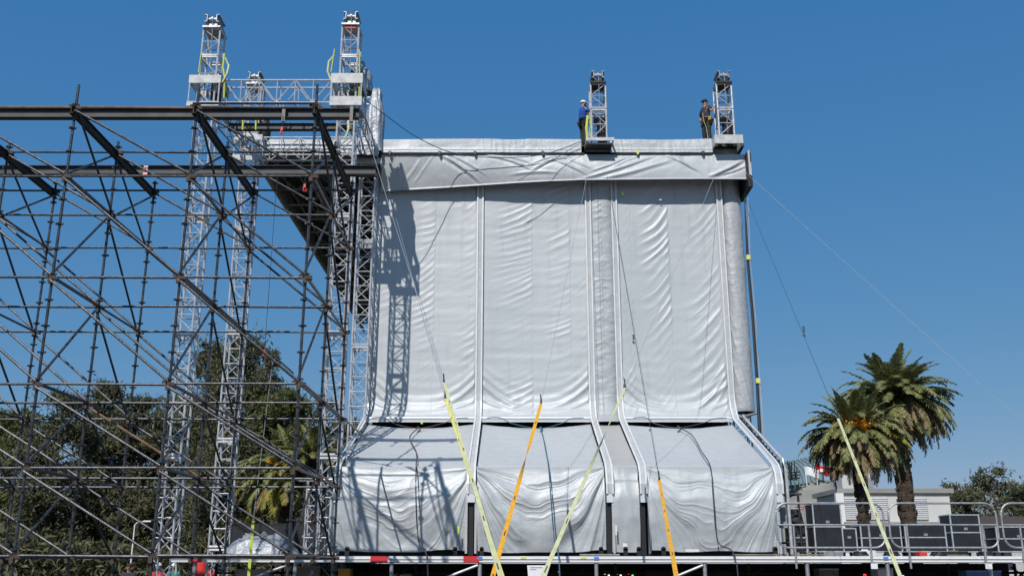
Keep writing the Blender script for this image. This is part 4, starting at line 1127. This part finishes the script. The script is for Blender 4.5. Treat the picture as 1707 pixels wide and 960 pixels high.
# worker bending over the cases at left
person('bare armed worker in a navy shirt leaning over the black cases on the left deck', (-5.55,29.85,DECKZ), R(100),
       dict(pel=(0,0,.92), ab=(0,.06,1.04), chest=(0,.22,1.16), neck=(0,.34,1.25), nk2=(0,.38,1.27), head=(0,.44,1.31), crown=(0,.48,1.38), ls=(-.17,.26,1.20), le=(-.24,.40,1.02), lw=(-.20,.55,.92), lh=(-.2,.6,.9),
            rs=(.17,.26,1.20), re=(.24,.42,1.02), rw=(.2,.55,.92), rh=(.2,.6,.9)), M['navy'], M['trous'], None)
# people on the ground beyond the left deck
gp = 'crew standing on the ground behind the left deck'
P4 = [(265,944,33,'redc','helmw',180,'crew member in a white helmet behind the far left of the deck'),(336,943,32,'redc',None,150,'crew member in a red shirt behind the left deck'),
      (290,946,35,'teal','helmw',200,'crew member in teal behind the left deck'),(216,946,30,'greyc',None,180,'person in a grey shirt at the lower left of the scaffold'),(350,943,34,'redc','helmk',170,'crew member in red with a dark helmet behind the left deck')]
for (px,py,Y,c,h,yw,lab) in P4:
    q = at(px,py,Y); person(lab, (q.x,Y,0), R(yw), {}, M[c], M['trous'], M[h] if h else None, group=gp)
for k,(px,py,Y,wd,h) in enumerate(((338,930,31.2,.35,.45),(322,941,31,.2,.25))):
    q = at(px,py,Y); b = MB(); b.tube((q.x,Y,0),(q.x,Y,1.35+h),wd/2,16); b.tube((q.x,Y,1.35+h),(q.x,Y,1.40+h),wd*.3,12); 
    tag(b.build('plastic_drum', M['redpl'], origin=(q.x,Y,1.7)), ['large red drum standing behind the left deck edge','small red drum beside the larger red drum'][k], 'drum')

# ================================================================ BACKGROUND BUILDINGS
gs = thing('grandstand', 'faded green grandstand with curved mesh fence beyond the deck at right', 'grandstand', (44,125,0))
b = MB()
# stepped seating seen side on: falls away to the left
n = 10
def gpt(px,py,Y=125): return at(px,py,Y)
a0 = gpt(1296,800); a1 = gpt(1380,800); zb = gpt(1300,838).z
# raked tiers
for k in range(n):
    t_ = k/(n-1)
    p0 = gpt(1300+6*k, 838-4.2*k, 118+k*.9); p1 = gpt(1385, 838-4.2*k*.4-8, 118+k*.9)
    b.box(((p0.x+p1.x)/2, p0.y, p0.z/2), (p1.x-p0.x, .95, p0.z))
b.build('seating_tier', M['concrete'], gs)
b = MB(); b.add([gpt(1296,822,128),gpt(1296,812,128),gpt(1376,800,128),gpt(1383,812,128),gpt(1352,835,128),gpt(1296,838,128)]+[v+Vector((0,.6,0)) for v in (gpt(1296,822,128),gpt(1296,812,128),gpt(1376,800,128),gpt(1383,812,128),gpt(1352,835,128),gpt(1296,838,128))],
  [(0,1,2,3,4,5),(11,10,9,8,7,6)]+[(i,(i+1)%6,6+(i+1)%6,6+i) for i in range(6)]); b.build('side_wall', M['standg'], gs)
b = MB(); b.tube(gpt(1320,836,127.6),gpt(1383,806,127.6),.25,6); b.tube(gpt(1296,822,127.6),gpt(1378,800,127.6),.15,6); b.build('hand_rail', M['standg'], gs)
for k in range(12):
    px = 1300+k*6.6; q = gpt(px, 818-k*1.55, 128)
    b = MB(); s = .072
    pts = [q, q+Vector((-.1,0,1.0)), q+Vector((-.4,0,1.9)), q+Vector((-1.0,0,2.7)), q+Vector((-1.7,0,3.1))]
    b.path(pts, .10, 5); b.build('fence_post', M['standg'], gs)
m = bpy.data.materials.new('wire mesh'); m.use_nodes = True; nn = m.node_tree.nodes; pb = nn['Principled BSDF']
pb.inputs['Base Color'].default_value = (.12,.14,.14,1); pb.inputs['Alpha'].default_value = .45
b = MB()
for k in range(11):
    q0 = gpt(1300+k*6.6, 818-k*1.55, 128); q1 = gpt(1300+(k+1)*6.6, 818-(k+1)*1.55, 128)
    off = [Vector((0,0,0)),Vector((-.1,0,1.0)),Vector((-.4,0,1.9)),Vector((-1.0,0,2.7)),Vector((-1.7,0,3.1))]
    for i in range(4): b.add([q0+off[i],q1+off[i],q1+off[i+1],q0+off[i+1]],[(0,1,2,3)])
b.build('fence_mesh', m, gs)
# gantry of small antennas at the left of the stand
b = MB()
for k in range(16):
    q = gpt(1306+random.random()*26, 800, 126); h = random.uniform(.8,2.6); b.tube(q, q+Vector((random.uniform(-.4,.4),0,h)), .07, 5)
for k in range(3): b.tube(gpt(1303,798-k*5,126), gpt(1334,796-k*5,126), .09, 5)
tag(b.build('camera_gantry', M['dark'], origin=gpt(1316,800,126)), 'cluttered dark gantry of poles on the grandstand', 'gantry')
def flag(px, py, m, label):
    p = gpt(px,py,124); t = thing('flag', label, 'flag', p - Vector((0,0,3)))
    MB().tube(p-Vector((.0,0,3.0)), p+Vector((-.2,0,1.0)), .05, 6).build('flag_pole', M['white'], t)
    def fn(U,V): return p.x-.1+U*1.7, p.y+.15*np.sin(U*7), p.z+.9-(1-V)*1.1 - U*.35 + .1*np.sin(U*6)
    cloth('flag_cloth', fn, 16, 8, m, parent=t, thick=.02)
    if m is M['red']: MB().box((p.x+.6,p.y-.2,p.z+.15),(.55,.1,.4)).build('white_emblem', M['white'], t)
flag(1362,786,M['red'],'red flag with a white patch flying above the grandstand')
flag(1345,790,M['white'],'white flag flying above the grandstand')

# white building with louvred window
wb = thing('white_building', 'low white building with louvred window behind the short palm', 'building', (26,62,0))
def bp(px,py,Y=62): return at(px,py,Y)
xl = bp(1402,840).x; xr = 27.5; z1 = bp(1402,822).z; xl2 = bp(1363,840).x
MB().box(((xl+xr)/2,64.4,z1/2),(xr-xl,4.8,z1)).build('wall', M['wallw'], wb)
MB().box(((xl+xr)/2,64.4,z1+.15),(xr-xl+.5,5.2,.28)).build('roof', M['concrete'], wb)
rf = MB(); x0=bp(1428,800).x; x1=bp(1478,800).x; rf.box(((x0+x1)/2,66,z1+.9),(x1-x0,2.5,1.3)); rf.build('roof_cabin', M['wallw'], wb)
MB().box((bp(1399,840).x,61.9,z1/2),(.5,.3,z1)).build('pillar', M['white'], wb)
for (pa,pb_) in ((1406,1432),(1440,1480),(1500,1545)):
    xa, xb = bp(pa,840).x, bp(pb_,840).x; za, zc = bp(pa,866).z, bp(pa,829).z
    f = MB(); f.box(((xa+xb)/2,61.97,(za+zc)/2),(xb-xa,.06,zc-za)); fo = f.build('window', M['steel2'], wb)
    s = MB(); nl = 11
    for k in range(nl): s.box(((xa+xb)/2,61.9,za+(k+.5)*(zc-za)/nl),(xb-xa-.1,.05,(zc-za)/nl*.55))
    s.build('louvre', M['white'], fo)
MB().box(((xl+xr)/2,61.8,bp(1450,872).z),(xr-xl,.6,.15)).build('ledge', M['concrete'], wb)

sh = thing('white_building', 'smaller tan building past the white one at the far right', 'building', (34,74,0))
MB().box((36,76,1.9),(11,6,3.8)).build('wall', M['beige'], sh); rr = MB(); rr.add([(30,72.6,3.8),(42,72.6,3.8),(42,79.4,3.8),(30,79.4,3.8),(30,76,5.3),(42,76,5.3)],[(0,1,5,4),(2,3,4,5),(0,4,3),(1,2,5),(3,2,1,0)]); rr.build('roof', M['rust'], sh)
for k in range(3): MB().box((32.5+k*3.2,72.97,2.0),(1.4,.06,1.2)).build('window', M['glass'], sh)
un = [('air_unit','grey air unit on the roof of the white building',1450,1.0,.7),('air_unit','small air unit near the right of the white roof',1520,.8,.5)]
for nm,lab,px_,w2,h2 in un:
    qx = bp(px_,820).x; b = MB(); b.box((qx,63,z1+.3+h2/2),(w2,.8,h2)); b.box((qx,62.59,z1+.3+h2*.5),(w2*.7,.02,h2*.6)); tag(b.build(nm, M['steel2'], origin=(qx,63,z1+.3)), lab, 'air unit')
# low perimeter wall far away so the ground ends
for (x0,x1,y,h,lab) in ((-160,-25,110,2.2,'long low wall far beyond the trees at left'),(60,260,140,3.0,'long low wall far away at the right')):
    b = MB(); b.box(((x0+x1)/2,y,h/2),(x1-x0,.3,h)); 
    for k in range(20): b.box((x0+(k+.5)*(x1-x0)/20,y-.2,h/2+.1),(.4,.2,h+.2))
    tag(b.build('boundary_wall', M['concrete'], origin=((x0+x1)/2,y,0)), lab, 'wall')
# street lamp
q = at(222,900,48); t = thing('street_lamp', 'thin white street lamp with bent arm at the lower left', 'lamp post', (q.x,48,0))
zt = at(222,874,48).z
MB().tube((q.x,48,0),(q.x,48,zt),.045,8,r2=.03).build('pole', M['white'], t)
MB().path([(q.x,48,zt-.02),(q.x+.08,48,zt+.08),(q.x+.45,48,zt+.16)], .025, 6).build('arm', M['white'], t)
MB().box((q.x+.6,48,zt+.16),(.35,.14,.07)).build('lamp_head', M['white'], t)

# ================================================================ TREES
def foliage(mb_pts, size, seed, m, name, parent, n):
    pass
def leaf_mesh(name, P, S, mat_, parent, aniso=None):
    """P (n,3) leaf centres in world, S sizes; each leaf a bent pair of triangles"""
    n = len(P); off = np.array(parent.location)
    a = rng.normal(size=(n,3)); a /= np.linalg.norm(a,axis=1)[:,None]
    if aniso is not None: a = a*(1-aniso[3]) + np.array(aniso[:3])*aniso[3]; a /= np.linalg.norm(a,axis=1)[:,None]
    b = rng.normal(size=(n,3)); b -= a*(a*b).sum(1)[:,None]; b /= np.linalg.norm(b,axis=1)[:,None]
    S = S[:,None]
    v0 = P - a*S*1.3; v1 = P + b*S*.34; v2 = P + a*S*1.3; v3 = P - b*S*.34
    V = np.stack([v0,v1,v2,v3],1).reshape(-1,3) - off
    F = np.arange(n*4).reshape(-1,4)
    me = bpy.data.meshes.new(name); me.vertices.add(len(V)); me.loops.add(F.size); me.polygons.add(n)
    me.vertices.foreach_set('co', V.ravel()); me.loops.foreach_set('vertex_index', F.ravel().astype(np.int32))
    me.polygons.foreach_set('loop_start', np.arange(0,F.size,4,dtype=np.int32)); me.update(calc_edges=True)
    me.materials.append(mat_); o = bpy.data.objects.new(name, me); C.objects.link(o); o.parent = parent; return o
def tree(label, x, y, h, rad, seed, m='pine', style='cone', n=15000, base=.12, group='trees behind the left scaffold', lean=0):
    r_ = np.random.default_rng(seed); t = thing('pine_tree', label, 'tree', (x,y,0), group)
    b = MB(); b.path([(x,y,0),(x+.1,y,h*.3),(x-.1+lean*.5,y,h*.6),(x+lean,y,h*.92)], [rad*.11,rad*.085,rad*.05,.05], 10)
    cl = []; k = 0; K = 110 if style != 'spread' else 90
    while k < K:
        f = base + (1-base)*r_.random()**.85
        if style == 'cone': rr = rad*(1-f)**.75*(.75+.45*r_.random()) + .25
        elif style == 'column': rr = rad*(math.sin(math.pi*min(1,f*.8+.15)))**.8*(.6+.6*r_.random())
        else: rr = rad*(.35+.8*math.sin(math.pi*(f*.9+.1)))*(.6+.5*r_.random())
        a = r_.random()*2*math.pi; d = rr*(.45+.55*r_.random())
        c = np.array([x + lean*f + d*math.cos(a), y + d*math.sin(a), h*f + d*.18])
        s0 = (.30 + .28*(1-f))*rad*.62*(.7+.6*r_.random())
        cl.append((c, s0)); 
        if k < 34: b.tube((x+lean*f*.8,y,max(.5,h*f-d*.35)), tuple(c), rad*.02, 5, r2=.015)
        k += 1
    b.build('trunk', M['bark'], t)
    P = []; 
    wts = np.array([c[1]**2 for c in cl]); wts /= wts.sum(); cnt = (wts*n*2.0).astype(int)
    for (c,s0), q in zip(cl, cnt):
        d = r_.normal(size=(q,3)); d /= np.linalg.norm(d,axis=1)[:,None]
        rr = s0*np.abs(r_.normal(size=q))*.72; pts = c + d*rr[:,None]*np.array([1.05,1.05,.72 if style!='column' else 1.35])
        P.append(pts)
    P = np.concatenate(P); P = P[P[:,2] > .3]
    S = .07 + .10*r_.random(len(P)); S *= (y/60)**.8
    leaf_mesh('crown', P, S, M[m], t, aniso=(0,0,1,.35 if style=='column' else .1))
def tx(px, Y): return (px-853.5)/1610*Y*.99
def th(py, Y): return at(853,py,Y).z
tree('tall dark feathery cypress reaching highest behind the left towers', tx(388,58), 58, th(562,58), 2.7, 101, 'pine', 'column', 26000, lean=.1)
tree('upright dark cypress leaning beside the highest one', tx(345,60), 60, th(575,60), 2.0, 102, 'pine', 'column', 15000, lean=-.4)
tree('narrow dark tree right of the highest cypress', tx(425,62), 62, th(590,62), 1.9, 103, 'pine', 'column', 13000, lean=.6)
tree('lighter green tree with a rounded top right of the cypresses', tx(462,56), 56, th(648,56), 2.4, 104, 'pine2', 'spread', 18000)
tree('bushy dark tree left of the silver wall behind the palm', tx(515,58), 58, th(676,58), 3.0, 105, 'pine', 'spread', 18000)
tree('broad dark tree behind the scaffold poles at left', tx(300,64), 64, th(672,64), 3.2, 106, 'pine', 'spread', 20000)
tree('dark tree at the left edge of the scaffold bay', tx(238,58), 58, th(668,58), 2.8, 107, 'pine', 'spread', 18000)
tree('pointed dark conifer further left', tx(170,62), 62, th(640,62), 3.0, 108, 'pine', 'cone', 18000)
tree('wide dark tree at the far left', tx(95,57), 57, th(665,57), 3.2, 109, 'pine', 'spread', 18000)
tree('leftmost dark tree at the picture edge', tx(15,60), 60, th(690,60), 3.2, 110, 'pine2', 'spread', 16000)
tree('dark tree behind the right scaffold poles and the rear tower', tx(578,66), 66, th(700,66), 2.9, 111, 'pine', 'spread', 15000)
tree('low dense tree filling below the cypresses', tx(400,54), 54, th(715,54), 3.0, 112, 'pine', 'spread', 16000)
for k,(px_,yy,hh,rd,lab) in enumerate(((1590,95,845,3.0,'small round tree far behind the low building at right'),(1650,100,820,3.8,'larger dark tree far away at the right edge'),(1700,88,850,3.0,'low tree at the extreme right'))):
    tree(lab, tx(px_,yy), yy, th(hh-35,yy), rd, 300+k, 'pine', 'spread', 7000, group='small far trees at right')
# undergrowth
P = []; u = thing('undergrowth', 'dark shrubs massed below the trees at left', 'shrubs', (-28,53,0)); 
n = 26000; px = rng.uniform(-46,-9,n); py = 51.5+rng.uniform(0,5,n); hz = 3.0+1.1*vn(px*.5,px*0,3); pz = rng.random(n)**.8*hz
ob = leaf_mesh('foliage', np.stack([px,py,pz],1), .12+.16*rng.random(n), M['pine'], u); ob['kind'] = 'stuff'; u['kind'] = 'stuff'
# branches sparse to support it
b = MB()
for k in range(60):
    x = rng.uniform(-45,-10); y = 52+rng.uniform(0,4); b.tube((x,y,0),(x+rng.uniform(-.6,.6),y,2.6),.05,5,r2=.02)
o = b.build('stems', M['bark'], u); o['kind'] = 'stuff'

def palm(label, x, y, hc, rad, seed, nf=70, dead=40, young=.0, fruit=True, trunk_r=.42, yellow=0, curl=1.0):
    r_ = np.random.default_rng(seed); t = thing('palm_tree', label, 'palm', (x,y,0))
    b = MB(); pts = []; rs = []
    N_ = 40
    for k in range(N_+1):
        f = k/N_; pts.append((x, y, f*hc)); rs.append(trunk_r*(1.12-.22*f)*(1 + (.10 if k % 2 else -.04)))
    b.path(pts, rs, 16)
    for k in range(260):       # old leaf bases
        f = r_.random(); a = r_.random()*2*math.pi; rr = trunk_r*(1.12-.22*f)
        p = Vector((x+math.cos(a)*rr, y+math.sin(a)*rr, f*hc)); b.tube(p-Vector((0,0,.10)), p+Vector((math.cos(a)*.07,math.sin(a)*.07,.07)), .075, 4, r2=.02)
    b.build('trunk', M['palmbark'], t)
    def frond(mb, a, e0, L, curl, leafL, seedk, dens=44, drop=.3):
        # rachis: starts at elevation e0, bends down by curl over its length
        ca, sa = math.cos(a), math.sin(a); P_ = []; p = Vector((x+ca*.25, y+sa*.25, hc+.1)); e = e0; n_ = 16
        for i in range(n_+1):
            P_.append(p.copy()); dirv = Vector((ca*math.cos(e), sa*math.cos(e), math.sin(e))); p = p + dirv*L/n_; e -= curl/n_*(.5+1.0*i/n_)
        mb.path(P_, [.045*(1-.85*i/n_)+.006 for i in range(n_+1)], 4)
        for i in range(dens):
            f = .12 + .88*i/dens; q = f*n_; j = min(int(q), n_-1); pt = P_[j].lerp(P_[j+1], q-j); d = (P_[j+1]-P_[j]).normalized()
            side = d.cross(Vector((0,0,1))); 
            if side.length < .1: side = Vector((-sa,ca,0))
            side.normalize(); upv = side.cross(d).normalized()
            ll = leafL*math.sin(math.pi*min(1,f*.80+.18))**.6*(.85+.3*r_.random())
            for s in (-1,1):
                dr = (side*s*.85 + d*.65 + upv*(.30-drop*r_.random()) ).normalized()
                tip = pt + dr*ll - Vector((0,0,ll*drop*.6)); midp = pt.lerp(tip,.5) + Vector((0,0,ll*.07))
                wv = d*.022
                mb.add([pt-wv, pt+wv, midp+wv*1.7, tip, midp-wv*1.7], [(0,1,2,4),(4,2,3)])
    g_ = MB(); yv = MB()
    for k in range(nf):
        f = (k+.5)/nf; a = k*2.39996 + r_.random()*.3
        if f < .22:      # young upright tuft
            e0 = R(88) - f/.22*R(30) + r_.normal()*R(5); cu = R(30)+R(60)*r_.random(); L = rad*(.95+.25*r_.random())
        else:            # arching fronds whose ends hang
            q = (f-.22)/.78; e0 = R(52) - q*R(72) + r_.normal()*R(6); cu = (R(95) - q*R(20) + r_.normal()*R(8))*curl/1.35; L = rad*(1.05+.22*r_.random())
        tgt = yv if (yellow and f > .60 and r_.random() < yellow) else g_
        frond(tgt, a, e0, L, cu, rad*.185, k, dens=52, drop=.30+.45*f)
    g_.build('crown', M['frond'], t)
    if yellow: yv.build('ageing_fronds', M['frondy'], t)
    d_ = MB()
    for k in range(dead):
        a = k*2.39996 + r_.random()*.5; e0 = R(8) - R(55)*r_.random(); frond(d_, a, e0, rad*(.85+.50*r_.random()), R(85)-abs(e0)*.4, rad*.12, k, dens=24, drop=.9)
    if dead: d_.build('dead_fronds', M['frondd'], t)
    if fruit:
        for k in range(6):
            a = k*1.05 + r_.random()*.4 - math.pi*.95; q = MB(); c = Vector((x+math.cos(a)*rad*.42, y-abs(math.sin(a))*rad*.42, hc+rad*(.06+.12*r_.random())))
            for i in range(120):
                dv = r_.normal(size=3)*np.array([.21,.17,.17])*rad/2.2; p = c+Vector(dv); s = .065
                q.add([p+Vector((s,0,0)),p+Vector((0,s,0)),p+Vector((-s,0,0)),p+Vector((0,-s,0)),p+Vector((0,0,s)),p+Vector((0,0,-s))],[(0,1,4),(1,2,4),(2,3,4),(3,0,4),(1,0,5),(2,1,5),(3,2,5),(0,3,5)])
            q.tube((x,y,hc+.2), tuple(c), .03, 5)
            q.build('fruit_cluster', M['fruit'], t)
    return t
q = at(1427,728,41); palm('shorter date palm with orange fruit and a brown skirt, right of the stage', q.x, 41, q.z, 1.95, 201, 96, 120, yellow=.25, trunk_r=.22, curl=1.45)
q = at(1493,672,45); palm('taller thick date palm cut by the right side behind the shorter palm', q.x, 45, q.z, 2.35, 202, 120, 110, fruit=False, trunk_r=.34, curl=1.35)
q = at(482,795,47); palm('small yellowish date palm with orange fruit behind the scaffold', q.x, 47, q.z, 2.3, 203, 84, 14, yellow=.5, trunk_r=.30, curl=1.4)
# spiky plant left of wall (behind deck)
q = at(520,765,45); palm('spiky green palm top close to the left edge of the silver wall', q.x, 45, q.z, 1.6, 205, 36, 0, fruit=False, trunk_r=.25)
